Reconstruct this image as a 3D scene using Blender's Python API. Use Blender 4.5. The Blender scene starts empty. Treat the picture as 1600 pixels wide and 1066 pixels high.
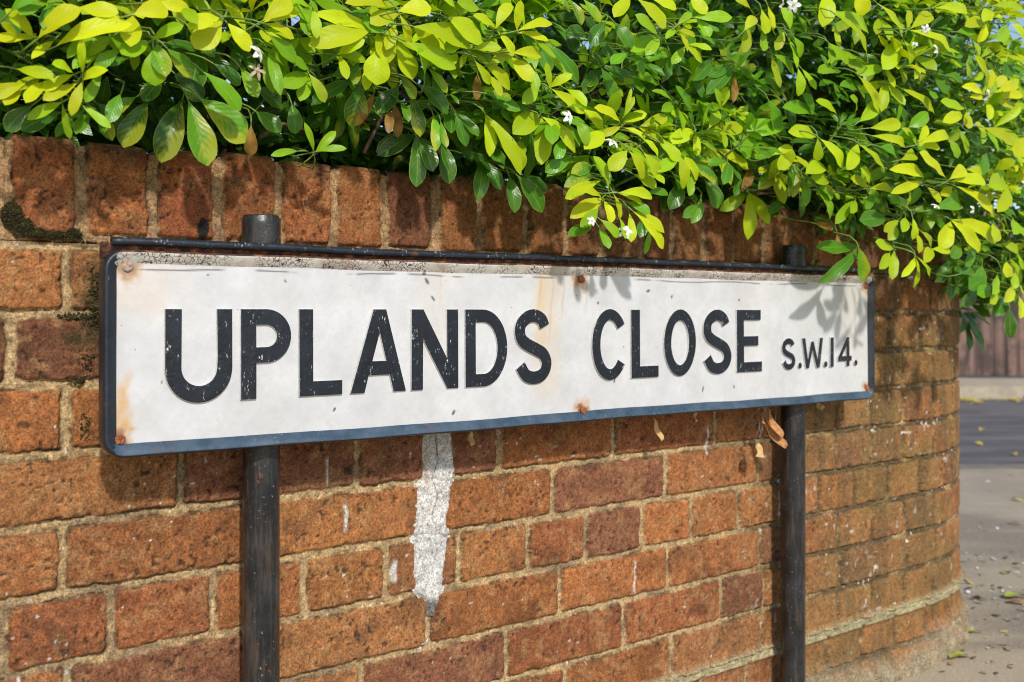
import bpy, bmesh, math, random
import numpy as np
from mathutils import Vector, Matrix

S = bpy.context.scene
COL = S.collection
R_ = math.radians
rng = np.random.default_rng(11)
random.seed(11)

# ------------------------------------------------------------------ camera, sky, sun, exposure
cam = bpy.data.objects.new('camera', bpy.data.cameras.new('camera'))
COL.objects.link(cam)
cam.location = (0, 0, 0)                       # about 0.74 m above the pavement
cam.rotation_euler = (R_(90), 0, 0)
cam.data.sensor_width = 36.0
cam.data.lens = 36.0 * 1550 / 1600
cam.data.shift_y = -46.0 / 1600
cam.data.clip_start = 0.05
cam.data.clip_end = 500
cam.data.dof.use_dof = True
cam.data.dof.focus_distance = 1.24
cam.data.dof.aperture_fstop = 6.3
S.camera = cam

TH = 0.6404                                    # direction of wall and sign in plan
DV = np.array([math.cos(TH), math.sin(TH)])
NV = np.array([math.sin(TH), -math.cos(TH)])   # from the wall towards the street
SUN_EL, SUN_AZ = R_(37), R_(-15)
hx, hy = NV * math.cos(SUN_AZ) + DV * math.sin(SUN_AZ)
sunvec = Vector((hx * math.cos(SUN_EL), hy * math.cos(SUN_EL), math.sin(SUN_EL)))

world = bpy.data.worlds.new('World')
S.world = world
world.use_nodes = True
nt = world.node_tree
sky = nt.nodes.new('ShaderNodeTexSky')
sky.sky_type = 'NISHITA'
sky.sun_disc = False
sky.sun_elevation = SUN_EL
sky.sun_rotation = math.atan2(hx, hy)
bg = nt.nodes['Background']
nt.links.new(sky.outputs[0], bg.inputs[0])
bg.inputs[1].default_value = 0.15

sun = bpy.data.objects.new('sun', bpy.data.lights.new('sun', 'SUN'))
COL.objects.link(sun)
sun.data.energy = 3.25
sun.data.angle = R_(3.0)
sun.data.color = (1.0, 0.96, 0.90)
sun.rotation_euler = (-sunvec).to_track_quat('-Z', 'Y').to_euler()

S.view_settings.view_transform = 'Standard'
S.view_settings.look = 'None'
S.view_settings.gamma = 1
S.view_settings.exposure = 0.12
S.cycles.filter_width = 1.05
S.cycles.max_bounces = 8
S.cycles.transparent_max_bounces = 8

# ------------------------------------------------------------------ helpers
G = -0.735                                     # pavement level
W0 = np.array([-800 * 1.03 / 1550, 1.03])      # wall front, s = 0
P0 = np.array([-640 * 1.02 / 1550, 1.02])      # sign front plane, u = 0

def tag(o, label=None, cat=None, group=None, kind=None):
    if label: o['label'] = label
    if cat: o['category'] = cat
    if group: o['group'] = group
    if kind: o['kind'] = kind
    return o

def empty(name, loc, rz=0.0):
    o = bpy.data.objects.new(name, None)
    COL.objects.link(o)
    o.empty_display_size = 0.1
    o.location = loc
    o.rotation_euler = (0, 0, rz)
    return o

def link(name, me, parent=None, mats=()):
    o = bpy.data.objects.new(name, me)
    COL.objects.link(o)
    if parent: o.parent = parent
    for m in mats: me.materials.append(m)
    return o

def np_mesh(name, v, f, smooth=True, col=None, uv=None, mi=None):
    """v (n,3), f (m,4) or (m,3)"""
    me = bpy.data.meshes.new(name)
    v = np.ascontiguousarray(v, dtype=np.float32); f = np.ascontiguousarray(f, dtype=np.int32)
    k = f.shape[1]
    me.vertices.add(len(v)); me.vertices.foreach_set('co', v.ravel())
    me.loops.add(f.size); me.loops.foreach_set('vertex_index', f.ravel())
    me.polygons.add(len(f)); me.polygons.foreach_set('loop_start', np.arange(0, f.size, k, dtype=np.int32))
    me.update(calc_edges=True)
    me.polygons.foreach_set('use_smooth', np.full(len(f), smooth))
    if mi is not None: me.polygons.foreach_set('material_index', np.asarray(mi, dtype=np.int32))
    if col is not None:
        a = me.attributes.new('Col', 'FLOAT_COLOR', 'POINT')
        a.data.foreach_set('color', np.ascontiguousarray(col, dtype=np.float32).ravel())
    if uv is not None:
        l = me.uv_layers.new(name='UVMap')
        l.data.foreach_set('uv', np.ascontiguousarray(uv[f.ravel()], dtype=np.float32).ravel())
    me.validate()
    return me

def grid_faces(ni, nj, off=0):
    i, j = np.meshgrid(np.arange(ni - 1), np.arange(nj - 1), indexing='ij')
    a = (i * nj + j).ravel() + off
    return np.stack([a, a + nj, a + nj + 1, a + 1], 1)

_T = rng.random((8, 256, 256))
def vn(x, y, seed=0):
    t = _T[seed % 8]
    xi = np.floor(x).astype(int); yi = np.floor(y).astype(int)
    fx = x - xi; fy = y - yi
    fx = fx * fx * (3 - 2 * fx); fy = fy * fy * (3 - 2 * fy)
    a = t[xi % 256, yi % 256]; b = t[(xi + 1) % 256, yi % 256]
    c = t[xi % 256, (yi + 1) % 256]; d = t[(xi + 1) % 256, (yi + 1) % 256]
    return (a * (1 - fx) + b * fx) * (1 - fy) + (c * (1 - fx) + d * fx) * fy

def fbm(x, y, seed=0, o=4):
    r = 0; a = .5; k = 1
    for q in range(o):
        r = r + a * vn(x * k + 17.3 * q, y * k + 5.1 * q, seed + q); a *= .5; k *= 2.03
    return r / (1 - .5 ** o)                   # 0..1, mean .5

def sst(a, b, x):
    t = np.clip((x - a) / (b - a), 0, 1)
    return t * t * (3 - 2 * t)

# node helpers
def mat(name):
    m = bpy.data.materials.new(name); m.use_nodes = True
    n = m.node_tree.nodes
    return m, m.node_tree, n['Principled BSDF'], n['Material Output']

class NT:
    def __init__(s, t): s.t = t
    def n(s, typ, **kw):
        q = s.t.nodes.new(typ)
        for k, v in kw.items(): setattr(q, k, v)
        return q
    def l(s, a, b): s.t.links.new(a, b)
    def set(s, sock, v):
        if hasattr(v, 'default_value') or isinstance(v, bpy.types.NodeSocket): s.l(v, sock)
        else: sock.default_value = v
    def math(s, op, a, b=0.0, c=None):
        q = s.n('ShaderNodeMath', operation=op)
        s.set(q.inputs[0], a); s.set(q.inputs[1], b)
        if c is not None: s.set(q.inputs[2], c)
        return q.outputs[0]
    def mix(s, f, a, b, bt='MIX'):
        q = s.n('ShaderNodeMix', data_type='RGBA', blend_type=bt)
        s.set(q.inputs[0], f); s.set(q.inputs[6], a); s.set(q.inputs[7], b)
        return q.outputs[2]
    def noise(s, vec, scale, detail=4, rough=.55):
        q = s.n('ShaderNodeTexNoise'); s.l(vec, q.inputs['Vector'])
        q.inputs['Scale'].default_value = scale; q.inputs['Detail'].default_value = detail
        q.inputs['Roughness'].default_value = rough
        return q.outputs[0]
    def ramp(s, f, stops):
        q = s.n('ShaderNodeValToRGB'); s.l(f, q.inputs[0])
        e = q.color_ramp.elements
        while len(e) < len(stops): e.new(.5)
        for i, (p, c) in enumerate(stops):
            e[i].position = p; e[i].color = c if len(c) == 4 else (*c, 1)
        return q.outputs[0]
    def range(s, v, a, b, c=0., d=1.):
        q = s.n('ShaderNodeMapRange'); q.clamp = True
        s.set(q.inputs[0], v)
        for i, k in enumerate((a, b, c, d)): q.inputs[i + 1].default_value = k
        return q.outputs[0]
    def bump(s, h, strength, dist, normal=None):
        q = s.n('ShaderNodeBump'); q.inputs['Strength'].default_value = strength
        q.inputs['Distance'].default_value = dist; s.l(h, q.inputs['Height'])
        if normal is not None: s.l(normal, q.inputs['Normal'])
        return q.outputs[0]

def attr(N, name='Col'):
    return N.n('ShaderNodeAttribute', attribute_name=name)

# ------------------------------------------------------------------ materials
def masonry_material():
    m, t, b, o = mat('weathered_brickwork'); N = NT(t)
    c = attr(N); tc = N.n('ShaderNodeTexCoord').outputs['Object']
    g1 = N.noise(tc, 380, 6, .85); g2 = N.noise(tc, 150, 4, .7)
    k = N.math('MULTIPLY', N.range(g1, .37, .63, .34, 1.65), N.range(g2, .36, .66, .70, 1.25))
    q = N.n('ShaderNodeCombineColor'); [N.l(k, q.inputs[i]) for i in range(3)]
    col = N.mix(1.0, c.outputs['Color'], q.outputs[0], 'MULTIPLY')
    sp = N.range(N.noise(tc, 190, 3, .6), .635, .685)          # burnt specks in the clay
    col = N.mix(N.math('MULTIPLY', sp, .75), col, (.03, .02, .014, 1))
    N.l(col, b.inputs['Base Color'])
    b.inputs['Roughness'].default_value = .9
    b.inputs['Specular IOR Level'].default_value = .25
    n1 = N.bump(g2, .35, .0016); n2 = N.bump(g1, .9, .0016, n1)
    N.l(n2, b.inputs['Normal'])
    return m

def white_paint():
    m, t, b, o = mat('old_white_enamel'); N = NT(t)
    c = attr(N); tc = N.n('ShaderNodeTexCoord').outputs['Object']
    f = N.noise(tc, 700, 3, .6); big = N.noise(tc, 14, 4, .6)
    col = N.mix(N.range(f, .35, .75, 0, .22), c.outputs['Color'], (.33, .325, .31, 1))
    col = N.mix(N.range(big, .45, .75, 0, .16), col, (.52, .48, .40, 1))
    sp = N.n('ShaderNodeTexVoronoi'); N.l(tc, sp.inputs['Vector']); sp.inputs['Scale'].default_value = 95
    dot = N.math('MULTIPLY', N.range(sp.outputs['Distance'], .045, .075, 1, 0), N.range(N.noise(tc, 37, 1), .56, .6))
    col = N.mix(dot, col, (.05, .045, .04, 1))
    N.l(col, b.inputs['Base Color'])
    b.inputs['Roughness'].default_value = .42
    N.l(N.bump(N.noise(tc, 60, 4, .65), .25, .002, N.bump(f, .2, .0006)), b.inputs['Normal'])
    return m

def cracked_white():
    m, t, b, o = mat('cracked_white_paint'); N = NT(t)
    tc = N.n('ShaderNodeTexCoord').outputs['Object']
    w = N.n('ShaderNodeVectorMath', operation='ADD'); N.l(tc, w.inputs[0])
    nz = N.n('ShaderNodeTexNoise'); N.l(tc, nz.inputs['Vector']); nz.inputs['Scale'].default_value = 300
    sc = N.n('ShaderNodeVectorMath', operation='SCALE'); N.l(nz.outputs['Color'], sc.inputs[0]); sc.inputs['Scale'].default_value = .004
    N.l(sc.outputs[0], w.inputs[1])
    v = N.n('ShaderNodeTexVoronoi', feature='DISTANCE_TO_EDGE'); N.l(w.outputs[0], v.inputs['Vector']); v.inputs['Scale'].default_value = 190
    crack = N.range(v.outputs['Distance'], .03, .075, 1, 0)
    gate = N.range(N.noise(tc, 24, 3), .4, .52)
    flake = N.range(N.noise(tc, 48, 5, .7), .63, .66)
    k = N.math('MAXIMUM', N.math('MULTIPLY', crack, gate), flake)
    col = N.mix(N.range(N.noise(tc, 40, 5), .35, .7), (.62, .59, .53, 1), (.40, .33, .26, 1))
    N.l(N.mix(k, col, (.03, .024, .02, 1)), b.inputs['Base Color'])
    b.inputs['Roughness'].default_value = .6
    N.l(N.bump(k, -.6, .001), b.inputs['Normal'])
    return m

def black_paint(name, chips=.5, rust=.3, rough=.34, base=(.010, .014, .021), cut=.6, gate=.44, worn=(.022, .036, .055)):
    m, t, b, o = mat(name); N = NT(t)
    tc = N.n('ShaderNodeTexCoord').outputs['Object']
    mp = N.n('ShaderNodeMapping'); N.l(tc, mp.inputs[0]); mp.inputs['Scale'].default_value = (1, 1, .33)
    a = N.noise(mp.outputs[0], 420, 4, .75); g = N.noise(tc, 70, 3, .65)
    chip = N.math('MULTIPLY', N.range(a, cut + .05, cut + .09), N.range(g, gate + .08, gate + .2))
    big = N.noise(tc, 30, 4, .65)
    col = N.mix(N.range(big, .4, .75, 0, .5), (*base, 1), (*worn, 1))
    col = N.mix(N.math('MULTIPLY', chip, chips), col, (.62, .63, .64, 1))
    rs = N.math('MULTIPLY', N.range(N.noise(tc, 21, 5, .7), .58, .66), rust)
    col = N.mix(rs, col, (.16, .06, .022, 1))
    N.l(col, b.inputs['Base Color'])
    N.l(N.range(big, .3, .7, rough - .08, rough + .14), b.inputs['Roughness'])
    N.l(N.bump(N.noise(tc, 160, 4, .7), .35, .0016), b.inputs['Normal'])
    return m

def rusty_metal():
    m, t, b, o = mat('rusted_steel'); N = NT(t)
    tc = N.n('ShaderNodeTexCoord').outputs['Object']
    f = N.noise(tc, 90, 6, .7)
    N.l(N.ramp(f, [(.3, (.012, .009, .008)), (.48, (.05, .022, .012)), (.6, (.22, .085, .03)), (.75, (.40, .22, .11))]), b.inputs['Base Color'])
    b.inputs['Roughness'].default_value = .85
    N.l(N.bump(N.noise(tc, 400, 4, .7), .6, .001), b.inputs['Normal'])
    return m

def screw_rust():
    m, t, b, o = mat('orange_rust'); N = NT(t)
    tc = N.n('ShaderNodeTexCoord').outputs['Object']
    N.l(N.ramp(N.noise(tc, 420, 5, .7), [(.3, (.05, .014, .008)), (.5, (.28, .07, .02)), (.7, (.5, .24, .10))]), b.inputs['Base Color'])
    b.inputs['Roughness'].default_value = .8
    N.l(N.bump(N.noise(tc, 700, 4, .7), .7, .001), b.inputs['Normal'])
    return m

def pole_paint():
    m, t, b, o = mat('dusty_black_pole_paint'); N = NT(t)
    tc = N.n('ShaderNodeTexCoord').outputs['Object']
    mp = N.n('ShaderNodeMapping'); N.l(tc, mp.inputs[0]); mp.inputs['Scale'].default_value = (1, 1, .12)
    st = N.noise(mp.outputs[0], 120, 5, .65); g = N.noise(tc, 330, 4, .7); big = N.noise(tc, 26, 4, .6)
    col = N.mix(N.range(big, .4, .7), (.012, .012, .013, 1), (.03, .033, .037, 1))
    col = N.mix(N.range(st, .5, .74, 0, .55), col, (.13, .085, .045, 1))
    spk = N.math('MULTIPLY', N.range(N.noise(tc, 260, 3, .6), .66, .70), N.range(N.noise(tc, 40, 2), .42, .6))
    col = N.mix(spk, col, (.36, .30, .23, 1))
    rs = N.range(N.noise(tc, 38, 6, .75), .64, .68)
    col = N.mix(rs, col, (.15, .05, .02, 1))
    N.l(col, b.inputs['Base Color'])
    N.l(N.range(st, .35, .65, .15, .34), b.inputs['Roughness'])
    N.l(N.bump(N.noise(tc, 190, 5, .7), .45, .0014), b.inputs['Normal'])
    return m

def leaf_material():
    m, t, b, o = mat('leaf'); N = NT(t)
    a = attr(N); sep = N.n('ShaderNodeSeparateColor'); N.l(a.outputs['Color'], sep.inputs[0])
    age, rnd, var = sep.outputs[0], sep.outputs[1], sep.outputs[2]
    uv = N.n('ShaderNodeUVMap').outputs[0]; su = N.n('ShaderNodeSeparateXYZ'); N.l(uv, su.inputs[0])
    u, v = su.outputs[0], su.outputs[1]
    au = N.math('ABSOLUTE', N.math('SUBTRACT', u, .5))
    tc = N.n('ShaderNodeTexCoord').outputs['Object']
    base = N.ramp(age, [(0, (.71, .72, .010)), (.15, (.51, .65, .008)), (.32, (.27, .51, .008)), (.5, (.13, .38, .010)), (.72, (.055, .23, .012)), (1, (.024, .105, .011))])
    nz = N.noise(tc, 60, 3); 
    col = N.mix(N.range(nz, .35, .7, 0, .3), base, N.mix(.5, base, (.35, .48, .02, 1)))
    # variegated: yellow patches between the side veins, mostly towards the tip and one side
    sv = N.math('SINE', N.math('MULTIPLY', N.math('SUBTRACT', v, N.math('MULTIPLY', au, .55)), 48.0))
    flip = N.math('SUBTRACT', N.math('MULTIPLY', N.math('GREATER_THAN', rnd, .5), 2.0), 1.0)
    lop = N.math('MULTIPLY', N.math('MULTIPLY', N.math('SUBTRACT', u, .5), flip), .42)
    blot = N.math('ADD', N.math('ADD', N.math('ADD', N.math('MULTIPLY', N.noise(tc, 70, 4, .65), .7), .17), N.math('MULTIPLY', N.math('SUBTRACT', v, .55), .30)), N.math('ADD', lop, N.math('MULTIPLY', sv, .055)))
    isv = N.range(var, .3, .45); isb = N.range(var, .75, .9)
    vmask = N.math('MULTIPLY', N.range(blot, .46, .66), N.math('MULTIPLY', isv, .85))
    col = N.mix(vmask, col, (.46, .50, .03, 1))
    # veins
    mid = N.range(au, .010, .030, 1, 0)
    sidev = N.math('MULTIPLY', N.range(sv, .90, .985), .55)
    pale = N.mix(.55, col, (.45, .55, .12, 1))
    vm = N.math('MAXIMUM', mid, N.math('MULTIPLY', sidev, N.range(age, .1, .7, .22, .85)))
    col = N.mix(N.math('MULTIPLY', vm, .75), col, pale)
    edge = N.math('MULTIPLY', N.range(au, .455, .485), N.range(age, .35, .6))
    col = N.mix(N.math('MULTIPLY', edge, .8), col, (.38, .46, .08, 1))
    col = N.mix(isb, col, N.mix(N.range(nz, .4, .65), (.42, .25, .05, 1), (.25, .11, .03, 1)))
    spot = N.math('MULTIPLY', N.range(N.noise(tc, 330, 2), .70, .74), N.range(N.noise(tc, 30, 1), .52, .6))
    col = N.mix(spot, col, (.14, .08, .02, 1))
    h = N.hue = N.n('ShaderNodeHueSaturation'); N.l(col, h.inputs['Color'])
    N.l(N.range(rnd, 0, 1, .8, 1.18), h.inputs['Value']); h.inputs['Saturation'].default_value = 1.0
    col = h.outputs[0]
    N.l(col, b.inputs['Base Color'])
    N.l(N.range(age, .1, .8, .42, .28), b.inputs['Roughness'])
    N.l(N.range(age, .1, .7, .22, .45), b.inputs['Specular IOR Level'])
    hgt = N.math('SUBTRACT', N.math('MULTIPLY', sv, .35), N.math('MULTIPLY', mid, .8))
    nb = N.bump(hgt, .16, .001); nb = N.bump(N.noise(tc, 900, 2), .12, .0006, nb)
    N.l(nb, b.inputs['Normal'])
    tr = N.n('ShaderNodeBsdfTranslucent'); N.l(N.mix(.5, col, (.45, .55, .01, 1), 'MIX'), tr.inputs[0])
    trc = N.mix(1.0, col, (1.0, 1.0, .35, 1), 'MULTIPLY'); N.l(trc, tr.inputs[0])
    ms = N.n('ShaderNodeMixShader'); ms.inputs[0].default_value = .40
    N.l(b.outputs[0], ms.inputs[1]); N.l(tr.outputs[0], ms.inputs[2]); N.l(ms.outputs[0], o.inputs[0])
    return m

def simple(name, c1, c2, scale, rough=.8, bump=.3, bd=.002, detail=5, lo=.35, hi=.65):
    m, t, b, o = mat(name); N = NT(t)
    tc = N.n('ShaderNodeTexCoord').outputs['Object']
    f = N.noise(tc, scale, detail, .65)
    N.l(N.mix(N.range(f, lo, hi), (*c1, 1), (*c2, 1)), b.inputs['Base Color'])
    b.inputs['Roughness'].default_value = rough
    if bump: N.l(N.bump(f, bump, bd), b.inputs['Normal'])
    return m

M_WALL = masonry_material()
M_WHITE = white_paint(); M_CRACK = cracked_white()
M_RIM = black_paint('black_rim_paint', .75, .25, .33)
M_RAIL = black_paint('chipped_rail_paint', .7, 1.0, .34, cut=.53, gate=.42)
M_LETTER = black_paint('black_letter_paint', 1.0, .0, .36, (.005, .007, .011), 0.565, .40, (.011, .018, .032))
M_BLUE = black_paint('painted_sky_sheen_rim', .45, .15, .30, (.036, .060, .090), .55, .46, (.12, .17, .22))  # sky reflection on the bottom rim slope, put into the paint colour
M_LSIDE = simple('white_letter_edge', (.70, .70, .68), (.45, .44, .42), 300, .5, .2, .0005)
M_RUST = rusty_metal(); M_SCREW = screw_rust(); M_POLE = pole_paint()
M_LEAF = leaf_material()
M_STEM = simple('green_stem', (.20, .30, .05), (.12, .20, .03), 120, .5)
M_TWIG = simple('brown_twig', (.16, .085, .04), (.06, .035, .02), 200, .85, .6)
M_PETAL = simple('white_petal', (.72, .72, .69), (.60, .62, .55), 200, .55, .1)
M_ANTHER = simple('yellow_anther', (.65, .55, .12), (.45, .40, .06), 500, .7)
M_WILT = simple('wilted_petal', (.62, .50, .38), (.45, .28, .20), 300, .8)

# ------------------------------------------------------------------ ground
def asphalt(name, c1, c2, spk):
    m, t, b, o = mat(name); N = NT(t)
    tc = N.n('ShaderNodeTexCoord').outputs['Object']
    big = N.noise(tc, 1.7, 5, .6); fine = N.noise(tc, 150, 4, .7)
    mp = N.n('ShaderNodeMapping'); N.l(tc, mp.inputs[0]); mp.inputs['Scale'].default_value = (.5, 1.6, 1)
    st = N.noise(mp.outputs[0], 2.2, 4, .55)
    col = N.mix(N.range(big, .3, .7), (*c1, 1), (*c2, 1))
    col = N.mix(N.range(st, .46, .58, 0, .85), col, (c1[0] * .5, c1[1] * .5, c1[2] * .52, 1))  # dark bands imitating tree shadows on the pavement, mixed into the colour
    col = N.mix(N.range(fine, .52, .75, 0, .7), col, (*spk, 1))
    N.l(col, b.inputs['Base Color']); b.inputs['Roughness'].default_value = .9
    N.l(N.bump(fine, .6, .006), b.inputs['Normal'])
    return m
M_PAVE = asphalt('worn_shade_banded_pavement', (.44, .36, .255), (.31, .255, .18), (.60, .52, .40))
M_ROAD = asphalt('road_asphalt', (.150, .135, .132), (.115, .105, .105), (.27, .25, .23))
M_KERB = simple('kerb_stone', (.45, .385, .28), (.31, .26, .19), 9, .85, .3, .01)
M_SOIL = simple('garden_soil', (.06, .04, .025), (.025, .017, .012), 30, .95, .8, .02)

def slab(name, x0, x1, y0, y1, ztop, th, m, kind='structure'):
    bm = bmesh.new()
    bmesh.ops.create_cube(bm, size=1)
    for v in bm.verts:
        v.co = Vector(((x0 + x1) / 2 + v.co.x * (x1 - x0), (y0 + y1) / 2 + v.co.y * (y1 - y0), ztop - th / 2 + v.co.z * th))
    me = bpy.data.meshes.new(name); bm.to_mesh(me); bm.free()
    return tag(link(name, me, None, [m]), kind=kind)

slab('ground', -150, 150, -100, 200, G - .16, .2, simple('earth', (.12, .10, .06), (.07, .07, .03), 2))
slab('pavement', -40, 40, -3, 4.62, G, .15, M_PAVE)
slab('kerb', -40, 40, 4.624, 4.75, G + .004, .155, simple('dark_kerb_stone', (.24, .195, .15), (.16, .135, .11), 9, .85, .3, .01))
slab('road', -40, 40, 4.754, 9.60, G - .11, .048, M_ROAD)
slab('far_kerb', -40, 40, 9.604, 9.75, G + .012, .165, M_KERB)
slab('far_pavement', -40, 40, 9.754, 13, G + .004, .15, simple('pale_far_paving', (.46, .385, .28), (.35, .29, .21), 3, .9))

# ------------------------------------------------------------------ the brick wall
S1, RAD = 1.73, 0.545
def path(s, o):
    s = np.asarray(s, float); o = np.asarray(o, float)
    s, o = np.broadcast_arrays(s, o)
    phi = np.clip((s - S1) / RAD, 0, math.pi * .55)
    s2 = S1 + RAD * math.pi * .55
    ex = np.maximum(s - s2, 0); sx = np.minimum(s, S1)
    C = W0 + DV * S1 - NV * RAD
    c, sn = np.cos(phi), np.sin(phi)
    nx = NV[0] * c - NV[1] * sn; ny = NV[0] * sn + NV[1] * c
    dx = DV[0] * c - DV[1] * sn; dy = DV[0] * sn + DV[1] * c
    st = s <= S1
    px = np.where(st, W0[0] + DV[0] * sx, C[0] + RAD * nx + dx * ex) + nx * o
    py = np.where(st, W0[1] + DV[1] * sx, C[1] + RAD * ny + dy * ex) + ny * o
    return px, py, nx, ny

BED = [0.0715, -.003, -.0785, -.154, -.2295, -.305, -.3805, -.455, -.53, -.603, -.678, -.753]
HS, HH = .2265, .1145
def run(first, step, a, b): return list(np.arange(first, a, -step))[:0:-1] + list(np.arange(first, b, step))
def row(meas, stretch, end=1.33):
    st = HS if stretch else HH
    left = [meas[0] - st * k for k in range(1, 12) if meas[0] - st * k > -.85][::-1]
    mid = list(meas)
    while mid[-1] + st < end: mid.append(mid[-1] + st)
    while mid[-1] < 4.2: mid.append(mid[-1] + .1125)
    return np.array(left + mid)
ROWS = [row([.065, .291, .518, .745, .97, 1.197], 1), row([.010], 0), row([.066, .292, .52, .75, .98, 1.21], 1),
        row([.189, .415, .643, .863, 1.097], 1), row([.062, .288, .515, .742, .979, 1.21], 1),
        row([.003, .112, .228, .343, .46, .575, .694, .805, .924, 1.039, 1.155], 0),
        row([.068, .297, .525, .755, .982, 1.214], 1), row([.195, .422, .655, .884, 1.11], 1),
        row([.083, .31, .537, .764, .991, 1.214], 1), row([.03, .145], 0), row([.1, .327], 1)]
COPJ = [.005, .081, .158, .233, .31, .385, .458, .536, .609, .69, .766, .839, .924, .993, 1.067, 1.143, 1.222, 1.296]
COPJ = np.array([COPJ[0] - .0765 * k for k in range(10, 0, -1)] + COPJ + [1.296 + .0765 * k for k in range(1, 40)])

SG = [-.8]
while SG[-1] < 4.0:
    s = SG[-1]
    SG.append(s + (.0016 * (1 + .5 * max(s, 0)) if -.03 < s < 2.05 else .006))
SG = np.array(SG)

BRICK = np.array([[.34, .138, .046], [.30, .115, .040], [.35, .150, .054], [.28, .100, .038], [.31, .130, .050], [.225, .090, .044], [.34, .128, .042]])
MORT = np.array([.44, .305, .150])
wr = np.random.default_rng(5)
BID = wr.random((64, 512, 8))

def brick_field(s, z, ids, jl, jr, zb, zt, jw, rowi, brk):
    """signed distance (m) inside the brick, negative in the joint"""
    r = BID[rowi, brk]
    ws = s + (fbm(s * 60, z * 60, 1) - .5) * .0045 + (fbm(s * 260, z * 260, 3, 3) - .5) * .0034
    wz = z + (fbm(s * 55 + 9, z * 55, 2) - .5) * .005 + (fbm(s * 240, z * 250 + 7, 4, 3) - .5) * .003
    hw = .0038 + .0022 * r[..., 0]; hz = .0040 + .0016 * r[..., 1]
    dl = ws - jl - hw; dr = jr - ws - (.0042 + .0022 * r[..., 2])
    db = wz - zb - hz; dt = zt - wz - (.0040 + .0016 * r[..., 3])
    k = 620.
    return -np.log(np.exp(-k * np.clip(dl, -.02, .05)) + np.exp(-k * np.clip(dr, -.02, .05)) + np.exp(-k * np.clip(db, -.02, .05)) + np.exp(-k * np.clip(dt, -.02, .05))) / k

def surface(s, z, d, r, seed=0):
    """height above the wall plane and base colour"""
    inb = sst(-.0006, .0010, d)
    face = -.0022 + .0022 * sst(-.0006, .0030, d) + (r[..., 4] - .5) * .0022
    face = face + (fbm(s * 180, z * 180, 2 + seed) - .5) * .0016 + (fbm(s * 33, z * 33, 5) - .5) * .0018
    pit = sst(.76, .86, vn(s * 230, z * 230, 6)) * sst(.42, .62, vn(s * 48, z * 48, 7))
    face = face - pit * .0022
    mort = -.0052 + (fbm(s * 150, z * 150, 1 + seed) - .5) * .0045 + (fbm(s * 28, z * 28, 3) - .5) * .004
    h = mort * (1 - inb) + face * inb
    gap = np.exp(-(d / .0011) ** 2) * sst(.40, .62, fbm(s * 38, z * 52, 6 + seed))
    h = h - gap * .004
    chip = sst(.60, .70, fbm(s * 95 + 2, z * 95, 1)) * sst(.0075, .001, d) * inb
    h = h - chip * .003
    bi = (r[..., 5] * 6.999).astype(int)
    col = BRICK[bi] * np.array([.93, .935, .93]) * (0.90 + .34 * r[..., 6])[..., None]
    mot = fbm(s * 48, z * 48, 4); m2 = fbm(s * 150, z * 120, 6)
    col = col * (.80 + .40 * mot)[..., None] * (.72 + .56 * m2)[..., None]
    # dark fired flashes and brown grime with shapes of their own
    dk = sst(.55, .72, fbm(s * 16 + 4, z * 22, 2)) * (.22 + .30 * r[..., 7])
    col = col * (1 - dk[..., None] * np.array([.62, .66, .62]))
    tan = sst(.54, .7, fbm(s * 70 + 3, z * 70, 7))[..., None] * .35
    col = col * (1 - tan) + np.array([.40, .235, .10]) * tan
    mc = MORT * (.62 + .72 * fbm(s * 85, z * 85, 5))[..., None]
    md = sst(.52, .68, fbm(s * 21, z * 34, 1))[..., None] * .6
    mc = mc * (1 - md) + np.array([.17, .12, .075]) * md
    col = mc * (1 - inb[..., None]) + col * inb[..., None]
    gk = (gap * .8)[..., None]; col = col * (1 - gk) + np.array([.060, .040, .022]) * gk
    pk = (pit * inb * .8)[..., None]; col = col * (1 - pk) + np.array([.045, .028, .018]) * pk
    soot = sst(.60, .74, fbm(s * 30 + 11, z * 30, 3)) * inb * r[..., 7] * .38
    col = col * (1 - soot[..., None]) + np.array([.055, .038, .026]) * soot[..., None]
    return h, col, inb

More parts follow.
